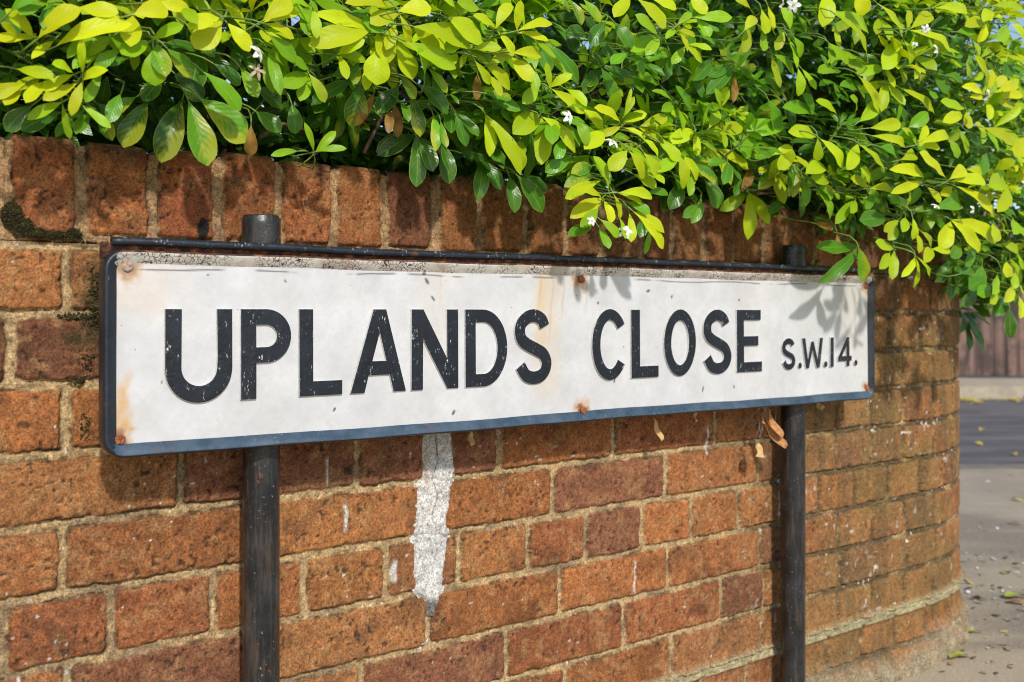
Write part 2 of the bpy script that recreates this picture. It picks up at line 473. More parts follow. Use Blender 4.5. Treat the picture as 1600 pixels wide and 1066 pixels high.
def stains(s, z, col, inb):
    # algae on the bend, and lime specks
    al = sst(.95, 1.55, s) * (.35 + .65 * sst(.38, .62, fbm(s * 7, z * 9, 3)))
    al = np.clip(al * .55, 0, .55)[..., None]
    col = col * (1 - al) + (np.array([.205, .142, .048]) * (.7 + .6 * fbm(s * 60, z * 25, 2)[..., None])) * al
    dj = (1 - inb) * sst(1.0, 1.4, s) * sst(.30, .52, fbm(s * 17, z * 40, 6)) * .8
    col = col * (1 - dj[..., None]) + np.array([.075, .05, .024]) * dj[..., None]
    ru = sst(.56, .68, fbm(s * 26, z * 5 + 2, 6)) * sst(1.0, 1.3, s) * .45
    col = col * (1 - ru[..., None]) + np.array([.11, .075, .035]) * ru[..., None]
    k = sst(.86, .90, vn(s * 120, z * 85, 1)) * sst(1.0, 1.4, s) * sst(.50, .66, vn(s * 9, z * 9, 2)) * (.4 + .6 * (inb < .5))
    k = np.maximum(k, sst(.93, .955, vn(s * 170, z * 170, 3)) * sst(.62, .72, vn(s * 13, z * 17, 5)) * .8)
    col = col * (1 - k[..., None]) + np.array([.72, .70, .64]) * k[..., None]
    # lime runs down some bricks
    for (a, b, c, w) in ((.372, -.19, -.222, .0016), (.286, -.262, -.30, .002), (.398, -.252, -.285, .0028), (.470, -.335, -.362, .004), (.905, -.40, -.45, .002), (1.075, -.20, -.245, .0025)):
        x = np.abs(s - a - (vn(z * 90, z * 0 + a * 50, 1) - .5) * .004) / w
        q = (1 - sst(.5, 1.3, x)) * sst(c, c + .008, z) * sst(b + .01, b, z) * .8
        col = col * (1 - q[..., None]) + np.array([.62, .60, .56]) * q[..., None]
    # moss growing near the top left
    q = np.exp(-(((s - .105) / .03) ** 2 + ((z - .02) / .05) ** 2)) + .8 * np.exp(-(((s - .09) / .04) ** 2 + ((z + .03) / .012) ** 2)) + .5 * np.exp(-(((s - .1) / .02) ** 2 + ((z + .13) / .03) ** 2))
    q = sst(.15, .75, q * (.35 + fbm(s * 130, z * 130, 4))) * .8
    col = col * (1 - q[..., None]) + np.array([.050, .042, .014]) * q[..., None]
    return col

def sheet_mesh(name, s, o, z, no, nz, H, col, extra=None):
    """s (n,), profile o,z,no,nz (m,), H (n,m)"""
    O = o[None] + no[None] * H; Z = z[None] + nz[None] * H
    x, y, _, _ = path(s[:, None] + 0 * O, O)
    v = np.stack([x, y, Z], -1).reshape(-1, 3)
    f = grid_faces(len(s), len(o))
    c = np.concatenate([col.reshape(-1, 3), np.ones((len(v), 1))], 1)
    if extra is not None:
        f = np.concatenate([f, extra[1] + len(v)]); v = np.concatenate([v, extra[0]]); c = np.concatenate([c, extra[2]])
    v = v - np.array([W0[0], W0[1], G])
    return np_mesh(name, v, f, True, c)

def back_sheet(zt, zb):
    s = np.linspace(-.8, 4.0, 120); z = np.linspace(zt, zb, 6)
    x, y, _, _ = path(s[:, None] + 0 * z[None], -.215 + 0 * z[None])
    v = np.stack([x, y, z[None] + 0 * x], -1).reshape(-1, 3)
    return v, grid_faces(120, 6), np.tile([.25, .12, .05, 1.], (len(v), 1))

wall = tag(empty('brick_wall', (W0[0], W0[1], G)), 'orange brown brick garden wall curving away at the corner with a brick on edge coping', 'wall')

zg = np.arange(-.752, .0742, .0018)
Sx, Zx = np.meshgrid(SG, zg, indexing='ij')
# hand laid courses are never dead level
wob = (fbm(SG * 3.1, SG * 0 + 2, 3) - .5) * .006
rowi = np.clip(np.searchsorted(-np.array(BED), -Zx, side='right') - 1, 0, 10)
D = np.zeros_like(Sx); RR = np.zeros(Sx.shape + (8,))
for i in range(11):
    m = rowi == i
    J = ROWS[i]
    k = np.clip(np.searchsorted(J, Sx[m]) - 1, 0, len(J) - 2)
    RR[m] = BID[i, k]
    D[m] = brick_field(Sx[m], Zx[m], None, J[k], J[k + 1], BED[i + 1], BED[i], .005, i, k)
H, C, INB = surface(Sx, Zx, D, RR)
C = stains(Sx, Zx, C, INB)
# thick weathered mortar ledge above the lowest courses, and a rough skirt at the pavement
led = np.exp(-((Zx + .603) / .011) ** 4) * sst(.55, .95, Sx)
H = H + led * (.007 + .005 * fbm(Sx * 60, Zx * 90, 2)); lc = led[..., None] * .85
C = C * (1 - lc) + np.array([.40, .35, .20]) * (.55 + .8 * fbm(Sx * 50, Zx * 110, 4)[..., None]) * lc
sk = sst(-.655, -.72, Zx + (fbm(Sx * 9, Zx * 9, 1) - .5) * .07)
H = H * (1 - .6 * sk) + sk * (.010 + .022 * fbm(Sx * 30, Zx * 30, 5)); skc = sk[..., None] * .8
C = C * (1 - skc) + np.array([.34, .29, .19]) * (.5 + .9 * fbm(Sx * 60, Zx * 60, 6)[..., None]) * skc
# damp dark line where the bed under the coping has opened
H = H - .003 * np.exp(-((Zx - .0675 + .02 * (fbm(Sx * 8, Sx * 0, 2) - .5)) / .0022) ** 2) * sst(.35, .6, fbm(Sx * 14, Sx * 0 + 3, 4))
zz = np.zeros_like(zg)
link('brick_courses', sheet_mesh('brick_courses', SG, zz, zg, zz + 1, zz, H, C, back_sheet(.07, -.752)), wall, [M_WALL])

# coping of bricks on edge
r = .011
pro = []
zc0, zc1 = .0722, .1885
for q in np.linspace(-.05, 0, 8)[:-1]: pro.append((q, zc0 + .001, 0, -1))
for q in np.arange(zc0 + .002, zc1 - r, .0018): pro.append((0, q, 1, 0))
for a in np.linspace(0, math.pi / 2, 12): pro.append((-r + r * math.cos(a), zc1 - r + r * math.sin(a), math.cos(a), math.sin(a)))
for q in np.linspace(-r - .002, -.205, 70): pro.append((q, zc1, 0, 1))
for a in np.linspace(0, math.pi / 2, 5): pro.append((-.207 - .008 * math.sin(a), zc1 - .008 + .008 * math.cos(a), -math.sin(a), math.cos(a)))
for q in np.linspace(zc1 - .01, zc0, 8): pro.append((-.215, q, -1, 0))
pro = np.array(pro)
t = np.concatenate([[0], np.cumsum(np.hypot(*(np.diff(pro[:, :2], axis=0).T)))])
t0 = t[7]
SX, TX = np.meshgrid(SG, t, indexing='ij')
k = np.clip(np.searchsorted(COPJ, SX) - 1, 0, len(COPJ) - 2)
RC = BID[40, k]
ws = SX + (fbm(SX * 60, TX * 60, 1) - .5) * .005 + (fbm(SX * 230, TX * 230, 3, 3) - .5) * .003
hw = .0055 + .0025 * RC[..., 0]
dl = ws - COPJ[k] - hw; dr = COPJ[k + 1] - ws - (.0055 + .0025 * RC[..., 2])
db = TX - t0 - .0085 - .004 * RC[..., 1]; dm = 2.0 + 0 * TX
kk = 620.
DC = -np.log(np.exp(-kk * np.clip(dl, -.02, .05)) + np.exp(-kk * np.clip(dr, -.02, .05)) + np.exp(-kk * np.clip(db, -.02, .05))) / kk
HC, CC, IC = surface(SX, TX + 3.3, DC, RC, 1)
HC = np.where(IC < .5, HC * 1.2, HC) + (RC[..., 3] - .5) * .004
CC = CC * np.array([.93, .82, .80])
al = sst(.15, .9, SX)[..., None] * .45 * (.35 + .9 * fbm(SX * 12, TX * 14, 2)[..., None])
CC = CC * (1 - al) + np.array([.10, .075, .028]) * al
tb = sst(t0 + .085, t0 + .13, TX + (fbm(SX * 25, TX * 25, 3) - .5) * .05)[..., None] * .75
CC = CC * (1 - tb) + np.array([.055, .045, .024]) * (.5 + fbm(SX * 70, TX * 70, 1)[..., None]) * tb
q = np.exp(-(((SX - .214) / .007) ** 2 + ((TX - t0 - .022) / .013) ** 2)) * (.6 + fbm(SX * 190, TX * 190, 2)) 
q = sst(.35, .5, q)[..., None]
CC = CC * (1 - q) + np.array([.02, .018, .014]) * q
link('coping', sheet_mesh('coping', SG, pro[:, 0], pro[:, 1], pro[:, 2], pro[:, 3], HC, CC), wall, [M_WALL])

# old white mortar run below the sign
ns, nz_ = 74, 170
ss = np.linspace(.478, .588, ns); zs = np.linspace(-.412, -.135, nz_)
Ss, Zs = np.meshgrid(ss, zs, indexing='ij')
lz = np.array([-.42, -.40, -.388, -.375, -.34, -.311, -.28, -.252, -.215, -.175, -.12])
lf = np.interp(Zs, lz, [.526, .523, .516, .503, .500, .499, .502, .505, .510, .511, .513])
rt = np.interp(Zs, lz, [.530, .535, .541, .546, .550, .553, .552, .558, .564, .558, .556])
jag = .002 + (fbm(Ss * 45, Zs * 45, 2) - .5) * .008 + (fbm(Ss * 230, Zs * 230, 3) - .5) * .005
dd = np.minimum(Ss - lf, rt - Ss) + jag
msk = sst(-.001, .006, dd)
hh = -.0035 + .0062 * msk + (fbm(Ss * 110, Zs * 110, 4) - .5) * .003 + (fbm(Ss * 320, Zs * 320, 6) - .5) * .0016
for zq, amp in ((-.2295, .002), (-.305, .0025)): hh -= amp * np.exp(-((Zs - zq + (vn(Ss * 60, Ss * 0, 2) - .5) * .01) / .0016) ** 2)
crk = np.exp(-((Ss - .532 + (fbm(Zs * 40, Zs * 0, 3) - .5) * .012) / .0012) ** 2) * sst(-.31, -.27, Zs)
hh -= .002 * crk
cw = np.array([.60, .58, .54]) * (.66 + .62 * fbm(Ss * 95, Zs * 95, 5)[..., None]) * (.8 + .4 * fbm(Ss * 300, Zs * 300, 2)[..., None])
w_ = (.85 * sst(.53, .515, Ss) * sst(-.30, -.2, Zs) * sst(.4, .6, fbm(Ss * 50, Zs * 20, 1)))[..., None] * .6
cw = cw * (1 - w_) + np.array([.42, .31, .18]) * w_
cw = cw * (1 - .5 * crk[..., None])
g_ = sst(-.20, -.165, Zs)[..., None] * .35
cw = cw * (1 - g_) + np.array([.26, .25, .23]) * g_
low = sst(-.383, -.398, Zs)[..., None] * .8
cw = cw * (1 - low) + np.array([.10, .075, .06]) * low
x, y, _, _ = path(Ss, hh)
v = np.stack([x, y, Zs], -1).reshape(-1, 3) - np.array([W0[0], W0[1], G])
f = grid_faces(ns, nz_)
keep = (dd.reshape(-1)[f] > -.0045).all(1)
link('mortar_smear', np_mesh('mortar_smear', v, f[keep], True, np.concatenate([cw.reshape(-1, 3), np.ones((len(v), 1))], 1)), wall, [M_WALL])['label'] = 'rough white mortar run below the sign'

# ------------------------------------------------------------------ street name sign on its two poles
SIGN_L = 1.352
root = tag(empty('street_sign', (P0[0], P0[1], G), TH), 'long white street name plate with black letters on two black poles', 'street sign')
def SL(u, v, out=0.0): return (u, -out, v - G)
def tap(u): return 1 + .05 * u / SIGN_L

def rrect(u0, u1, v0, v1, r, n=8):
    p = []
    for (cx, cy, a0) in ((u1 - r, v1 - r, 0), (u0 + r, v1 - r, 90), (u0 + r, v0 + r, 180), (u1 - r, v0 + r, 270)):
        for k in range(n + 1):
            a = R_(a0 + 90 * k / n); p.append((cx + r * math.cos(a), cy + r * math.sin(a)))
    q = []                                                     # long edges get extra points so that they can be a little bent
    for i in range(len(p)):
        a = p[i]; b = p[(i + 1) % len(p)]
        m = max(1, int(math.hypot(b[0] - a[0], b[1] - a[1]) / .012))
        for k in range(m): q.append((a[0] + (b[0] - a[0]) * k / m, a[1] + (b[1] - a[1]) * k / m))
    return q

def make_plate():
    U0, U1, V0, V1, Rr = 0.0, SIGN_L, -.1525, .0635, .021
    prof = [(.0006, -.016), (0, -.014), (0, .003), (.0008, .0058), (.0024, .0070), (.0042, .0066), (.0085, .0042), (.0150, -.0008)]
    bm = bmesh.new(); loops = []
    base = rrect(U0, U1, V0, V1, Rr)
    cen = ((U0 + U1) / 2, (V0 + V1) / 2)
    for ins, out in prof:
        lp = rrect(U0 + ins, U1 - ins, V0 + ins, V1 - ins, max(Rr - ins, .003))
        if len(lp) != len(base):
            lp = []
            src = rrect(U0 + ins, U1 - ins, V0 + ins, V1 - ins, max(Rr - ins, .003))
            for i in range(len(base)): lp.append(src[min(len(src) - 1, int(i * len(src) / len(base)))])
        loops.append([bm.verts.new(SL(u, v * tap(u) + .0005 * math.sin(u * 9 + 1) + .0003 * math.sin(u * 37), out + .0006 * math.sin(u * 6) + 0.0004 * math.sin(u * 23 + v * 30))) for u, v in lp])
    n = len(base)
    for a, b in zip(loops, loops[1:]):
        for i in range(n):
            fc = bm.faces.new((a[i], a[(i + 1) % n], b[(i + 1) % n], b[i])); fc.smooth = True; fc.material_index = 1
    bm.faces.new(list(reversed(loops[0]))).material_index = 1
    bm.normal_update()
    for k, lp in enumerate(loops[:-1]):
        pass
    for fc in bm.faces:
        c = fc.calc_center_median(); vv = c.z + G
        if len(fc.verts) == 4 and vv > .0635 * tap(c.x) - .0155 and fc.normal.z < -.10 and .012 < c.x < SIGN_L - .01: fc.material_index = 2
        if len(fc.verts) == 4 and vv > .0635 * tap(c.x) - .0062 and .016 < c.x < SIGN_L - .016: fc.material_index = 4 if (fc.normal.z > .3 or c.y > -.0045) else 2
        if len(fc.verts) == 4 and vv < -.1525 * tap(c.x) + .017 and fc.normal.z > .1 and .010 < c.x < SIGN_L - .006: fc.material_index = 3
    me = bpy.data.meshes.new('plate_rim'); bm.to_mesh(me); bm.free()
    return me
# the plate face carries its own paint, rust and grime per vertex
nu, nv = 900, 140
uu = np.linspace(.010, SIGN_L - .010, nu); vv = np.linspace(-.1415, .0525, nv)
U, V = np.meshgrid(uu, vv, indexing='ij')
out = .0006 * np.sin(U * 6) + 0.0004 * np.sin(U * 23 + V * 30) + (fbm(U * 9, V * 9, 2) - .5) * .0012
pc = np.ones((nu, nv, 3)) * np.array([.565, .562, .56])
pc *= (.84 + .30 * fbm(U * 26, V * 26, 3) )[..., None] * (.93 + .14 * fbm(U * 170, V * 170, 5))[..., None]
def blend(mask, c):
    global pc
    mask = np.clip(mask, 0, 1)[..., None]; pc = pc * (1 - mask) + np.array(c) * mask
SCR = [(.025, .0465), (.017, -.133), (.647, .045), (.651, -.137), (1.332, .045), (1.336, -.134)]
for i, (a, b) in enumerate(SCR):
    rr = np.hypot(U - a, (V - b)) / .020 + (fbm(U * 130, V * 130, 1) - .5) * 1.1
    blend((1 - sst(.35, 1.05, rr)) * .85, (.50, .26, .08))
    blend((1 - sst(.2, .62, rr)) * .9, (.16, .055, .02))
def streak(a, w, top, bot, k, c, sd):
    x = np.abs(U - a + (fbm(V * 9, U * 0 + a * 7, sd) - .5) * .03) / w
    blend((1 - sst(.15, 1.1, x)) * sst(bot, bot + .05, V) * sst(top + .004, top - .004, V) * k * (.35 + .9 * fbm(U * 60, V * 12, sd)), c)
streak(.592, .035, .052, -.14, .42, (.62, .46, .24), 2)
streak(.575, .012, .052, -.08, .5, (.60, .40, .16), 3)
streak(.640, .014, .042, .0, .4, (.60, .40, .16), 4)
for a_, w_, bo_, k_ in ((.648, .004, -.02, .6), (.586, .003, -.06, .55), (.607, .0025, -.03, .5), (.563, .003, -.02, .4), (.026, .003, .0, .5), (1.331, .004, .0, .4), (.412, .003, -.01, .35)): streak(a_, w_, .046, bo_, k_, (.48, .26, .09), 7)
streak(.405, .040, .052, -.10, .22, (.62, .52, .36), 5)
streak(1.01, .05, .05, -.12, .15, (.6, .52, .4), 6)
streak(1.29, .05, .05, -.12, .25, (.6, .5, .36), 1)
streak(.04, .04, .02, -.02, .25, (.66, .50, .34), 2)
rr = np.maximum(np.abs(U - .019) / .009, np.abs(V + .098) / .030) + (fbm(U * 60, V * 60, 4) - .5) * .9
rr = rr + (fbm(U * 200, V * 120, 2) - .5) * .6
blend((1 - sst(.2, 1.25, rr)) * .8, (.58, .30, .05))
rr = np.hypot((U - .03) / .06, (V - .03) / .04) + (fbm(U * 40, V * 40, 4) - .5) * .9
blend((1 - sst(.3, 1.2, rr)) * .3, (.66, .50, .36))
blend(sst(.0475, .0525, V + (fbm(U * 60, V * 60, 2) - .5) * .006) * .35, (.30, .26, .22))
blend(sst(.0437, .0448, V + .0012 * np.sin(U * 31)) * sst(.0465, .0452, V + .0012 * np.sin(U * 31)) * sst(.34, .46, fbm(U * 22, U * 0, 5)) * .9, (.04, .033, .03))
chips = sst(.69, .71, fbm(U * 75, V * 75, 6)) * sst(.0, .05, np.abs(V + .046) - .02)
blend(chips * .0, (.05, .045, .04))
for (a, b, w, h, an) in ((.387, .047, .003, .002, 0), (.391, .038, .0022, .005, .6), (.40, .0165, .0016, .0045, .7), (.431, -.128, .0022, .004, -.6), (.78, .03, .004, .002, .3), (.83, .022, .002, .003, -.4), (.262, -.115, .0015, .003, -.5), (.90, -.118, .0016, .005, -.3), (.68, .012, .002, .002, 0), (.985, .018, .002, .002, 0), (.972, -.117, .0016, .003, .4), (.712, -.098, .0015, .004, -.3), (.06, -.075, .001, .002, 0), (.20, .035, .001, .0025, .5), (.11, .04, .0016, .001, .2), (.337, -.075, .001, .002, .2), (.73, -.05, .0012, .0012, 0)):
    x = (U - a) * math.cos(an) + (V - b) * math.sin(an); y = -(U - a) * math.sin(an) + (V - b) * math.cos(an)
    blend((1 - sst(.7, 1.2, np.hypot(x / w, y / h))) * .92, (.03, .027, .024))
Vt = V * tap(U)
pv = np.stack([U, -out, Vt - G], -1).reshape(-1, 3)
plate = link('plate', np_mesh('plate', pv, grid_faces(nu, nv), True, np.concatenate([pc.reshape(-1, 3), np.ones((nu * nv, 1))], 1)), root, [M_WHITE])
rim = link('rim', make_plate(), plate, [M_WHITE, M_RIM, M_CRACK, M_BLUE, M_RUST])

# rail along the top edge: a round black bead with a rusty channel under it
def bar(name, pts_uvo, prof, m, parent, smooth=True):
    bm = bmesh.new(); lp = []
    for (u, v, o) in pts_uvo: lp.append([bm.verts.new(SL(u, v + b, o + a)) for a, b in prof])
    n = len(prof)
    for a, b in zip(lp, lp[1:]):
        for i in range(n): bm.faces.new((a[i], a[(i + 1) % n], b[(i + 1) % n], b[i])).smooth = smooth
    bm.faces.new(lp[0]); bm.faces.new(list(reversed(lp[-1])))
    bmesh.ops.recalc_face_normals(bm, faces=bm.faces)
    me = bpy.data.meshes.new(name); bm.to_mesh(me); bm.free()
    return link(name, me, parent, [m])
us = np.linspace(.008, SIGN_L - .004, 130)
bead = [(.0044 * math.cos(a), .0044 * math.sin(a)) for a in np.linspace(0, 2 * math.pi, 9)[:-1]]
def topv(u): return .0635 * tap(u) + .0005 * math.sin(u * 9 + 1) + .0003 * math.sin(u * 37)
rail = bar('top_rail', [(u, topv(u) + .0088 + .0004 * math.sin(u * 14), .0015 + .0006 * math.sin(u * 11)) for u in us], bead, M_RAIL, root)
us2 = np.linspace(.001, SIGN_L - .001, 90)
bar('rusted_channel', [(u, topv(u), -.004) for u in us2], [(-.012, -.008), (.001, -.008), (.001, .002), (.0045, .0065), (.0045, .0082), (-.012, .0085)], M_RUST, rail)
bar('corner_plate', [(u, .0, -.004) for u in (.0012, .012, .022)], [(-.008, .040), (-.001, .040), (-.001, .0665), (-.008, .0665)], M_RUST, rail, False)

for i, (a, b) in enumerate(SCR):
    bm = bmesh.new()
    rad = .0057
    bmesh.ops.create_uvsphere(bm, u_segments=16, v_segments=10, radius=rad)
    for v in bm.verts:
        v.co.z *= .62
        x, y = v.co.x, v.co.y
        an = .6 + i
        dist = abs(x * math.cos(an) + y * math.sin(an))
        if v.co.z > 0 and dist < .0016: v.co.z *= .5
        v.co += Vector((1, 1, 1)) * (random.random() - .5) * .0009
    bmesh.ops.rotate(bm, verts=bm.verts, cent=(0, 0, 0), matrix=Matrix.Rotation(R_(90), 3, 'X'))
    p = SL(a, b * tap(a), .001)
    bmesh.ops.translate(bm, verts=bm.verts, vec=p)
    for fc in bm.faces: fc.smooth = True
    me = bpy.data.meshes.new('screw'); bm.to_mesh(me); bm.free()
    sc_ = link('screw', me, root, [M_SCREW if i != 0 else simple('chipped_white_rust', (.45, .42, .38), (.30, .13, .05), 260, .7)])

# poles
for (u, top) in ((.1865, .112), (1.170, .1165)):
    bm = bmesh.new(); n = 40; rp = .0211; rings = []
    zs_ = [G - .05] + list(np.linspace(G + .02, top - .012, 60)) + [top - .004, top - .001, top]
    for j, z in enumerate(zs_):
        rr = rp + (.0012 if z > top - .042 else 0)
        if z > top - .002: rr -= .002
        rings.append([bm.verts.new((u + rr * math.cos(2 * math.pi * k / n), .0365 + rr * math.sin(2 * math.pi * k / n), z - G)) for k in range(n)])
    for a, b in zip(rings, rings[1:]):
        for k in range(n): bm.faces.new((a[k], a[(k + 1) % n], b[(k + 1) % n], b[k])).smooth = True
    inner = [bm.verts.new((u + .0165 * math.cos(2 * math.pi * k / n), .0365 + .0165 * math.sin(2 * math.pi * k / n), top - G)) for k in range(n)]
    deep = [bm.verts.new((u + .016 * math.cos(2 * math.pi * k / n), .0365 + .016 * math.sin(2 * math.pi * k / n), top - G - .006)) for k in range(n)]
    for a, b in ((rings[-1], inner), (inner, deep)):
        for k in range(n): bm.faces.new((a[k], a[(k + 1) % n], b[(k + 1) % n], b[k]))
    bm.faces.new(deep)
    me = bpy.data.meshes.new('pole'); bm.to_mesh(me); bm.free()
    link('pole', me, root, [M_POLE])

# raised letters
def arc(cx, cy, rx, ry, a0, a1, n=22): return [(cx + rx * math.cos(R_(a0 + (a1 - a0) * k / n)), cy + ry * math.sin(R_(a0 + (a1 - a0) * k / n))) for k in range(n + 1)]
def ribbon(pts, w):
    P = np.array(pts, float); T = np.gradient(P, axis=0); T /= np.linalg.norm(T, axis=1)[:, None]
    N_ = np.stack([-T[:, 1], T[:, 0]], 1)
    ww = np.asarray(w) * np.ones(len(P))
    return [tuple(q) for q in P + N_ * ww[:, None] / 2] + [tuple(q) for q in (P - N_ * ww[:, None] / 2)[::-1]]
def smooth_pts(pts, n=8):
    P = [np.array(p, float) for p in pts]; P = [2 * P[0] - P[1]] + P + [2 * P[-1] - P[-2]]; o = []
    for i in range(1, len(P) - 2):
        for k in range(n):
            t_ = k / n; a, b, c, d = P[i - 1:i + 3]
            o.append(.5 * ((2 * b) + (c - a) * t_ + (2 * a - 5 * b + 4 * c - d) * t_ ** 2 + (3 * b - a - 3 * c + d) * t_ ** 3))
    o.append(P[-2]); return o
SP = [(.80, .785), (.73, .87), (.55, .925), (.35, .905), (.19, .82), (.145, .71), (.2, .60), (.36, .525), (.57, .465), (.77, .395), (.865, .28), (.82, .16), (.68, .088), (.48, .072), (.3, .115), (.165, .235)]
HT = 99.0
def g_S(w, h, st): return [ribbon(smooth_pts([(x * w, y * h) for x, y in SP]), st)]
def g_L(w, h, s1, s2): return [[(0, 0), (w, 0), (w, s2), (s1, s2), (s1, h), (0, h)]]
GL = {
 'U': lambda: [[(0, HT), (0, 35.8)] + arc(35.8, 35.8, 35.8, 36.6, 180, 360) + [(71.6, 35.8), (71.6, HT), (56.3, HT), (56.3, 35)] + arc(35.9, 36.5, 20.4, 21, 360, 180) + [(15.8, HT)]],
 'P': lambda: [[(0, 0), (16, 0), (16, 40.5), (29, 40.5)] + arc(29, 69.7, 29, 29.3, -90, 90) + [(0, HT)], [(16, 56)] + arc(28.5, 69.8, 14, 13.6, -90, 90) + [(16, 83.4)]],
 'L': lambda: g_L(53, HT, 15.5, 15),
 'A': lambda: [[(0, 0), (17.2, 0), (22.7, 21), (53.3, 21), (58.8, 0), (74.3, 0), (46.5, HT), (30.5, HT)], [(27.3, 36), (38.6, 76), (49.0, 36)]],
 'N': lambda: [[(0, 0), (14.8, 0), (14.8, 66), (52.6, 0), (68, 0), (68, HT), (52.6, HT), (52.6, 34), (15.8, HT), (0, HT)]],
 'D': lambda: [[(0, 0), (27, 0)] + arc(27, 49.5, 39, 49.5, -90, 90, 30) + [(0, HT)], [(14.5, 14.5)] + arc(28, 49.5, 23.5, 35, -90, 90, 26) + [(14.5, 84.5)]],
 'S': lambda: g_S(64, HT, 15.4),
 'C': lambda: [ribbon(arc(34, 49.5, 27, 43.5, 38, 322, 46), 13.8)],
 'O': lambda: [arc(33.7, 49.5, 33.7, 50.2, 0, 360, 48)[:-1], arc(33.7, 49.5, 20.2, 35.5, 360, 0, 48)[:-1]],
 'E': lambda: [[(0, 0), (60, 0), (60, 14), (15.3, 14), (15.3, 42.5), (51, 42.5), (51, 56), (15.3, 56), (15.3, 84.5), (57.5, 84.5), (57.5, HT), (0, HT)]],
 's': lambda: g_S(36, 51, 8.8),
 'W': lambda: [[(0, 51), (8.3, 51), (16.2, 13), (25, 45), (31.5, 45), (43, 13), (48.7, 51), (57, 51), (49.2, 0), (40.8, 0), (28.2, 32), (19.2, 0), (11.2, 0)]],
 '1': lambda: [[(0, 0), (9, 0), (9, 51), (0, 51)]],
 '4': lambda: [[(0, 9.5), (24, 9.5), (24, 0), (33, 0), (33, 9.5), (39.5, 9.5), (39.5, 17.5), (33, 17.5), (33, 51), (25.5, 51), (0, 16)], [(10.5, 17.5), (24, 36), (24, 17.5)]],
 '.': lambda: [arc(4.6, 4.8, 4.6, 4.8, 0, 360, 16)[:-1]],
}
def letter(ch, u0, sx=1.0, base=-.0972):
    name = 'full_stop' if ch == '.' else 'digit' if ch in '14' else 'letter'
    cu = bpy.data.curves.new(name, 'CURVE'); cu.dimensions = '2D'; cu.fill_mode = 'BOTH'
    cu.extrude = .0010; cu.bevel_depth = .0009; cu.bevel_resolution = 1; cu.offset = .0003 if ch in 'UPLANDSCOE' else -.0003
    for pl in GL[ch]():
        sp = cu.splines.new('POLY'); sp.points.add(len(pl) - 1); sp.use_cyclic_u = True
        for q, (x, y) in zip(sp.points, pl): q.co = (u0 + x * .001 * sx, base + y * .001, 0, 1)
    ob = bpy.data.objects.new('tmp', cu); COL.objects.link(ob)
    dg = bpy.context.evaluated_depsgraph_get()
    me = bpy.data.meshes.new_from_object(ob.evaluated_get(dg))
    bpy.data.objects.remove(ob); bpy.data.curves.remove(cu)
    bm = bmesh.new(); bm.from_mesh(me); bmesh.ops.remove_doubles(bm, verts=bm.verts, dist=1e-5); bm.to_mesh(me); bm.free()
    me.name = name; me.materials.clear(); me.materials.append(M_LETTER); me.materials.append(M_LSIDE)
    for p in me.polygons:
        p.use_smooth = False
        p.material_index = 0 if p.normal.z > .75 else 1
    for v in me.vertices:
        u, w, o = v.co
        v.co = SL(u, w, o + .0012 + .0006 * math.sin(u * 6) + 0.0004 * math.sin(u * 23 + w * 30))
    return link(name, me, root)
for it in [('U', .0638), ('P', .1473), ('L', .2172), ('A', .2832), ('N', .3676), ('D', .4486), ('S', .5275), ('C', .6668), ('L', .7438, 1.03), ('O', .8123), ('S', .8965, 1.03), ('E', .9769),
           ('s', 1.0895), ('.', 1.1335), ('W', 1.1433), ('.', 1.2045), ('1', 1.2224), ('4', 1.2447), ('.', 1.2925)]: letter(*it)

# ------------------------------------------------------------------ the shrub above the wall
def leaf_template(nl, nw):
    """unit leaf along +y, width 1 at its widest, normal +z"""
    vs = np.linspace(0, 1, nl + 1); us = np.linspace(0, 1, nw + 1)
    V_, U_ = np.meshgrid(vs, us, indexing='ij')
    wd = np.interp(vs, [0, .06, .15, .3, .45, .6, .72, .83, .92, .97, 1], [.05, .13, .34, .67, .89, 1.0, .985, .85, .57, .33, .06])
    X = (U_ - .5) * wd[:, None]
    return X.ravel(), V_.ravel(), np.stack([U_.ravel(), V_.ravel()], 1), grid_faces(nl + 1, nw + 1)

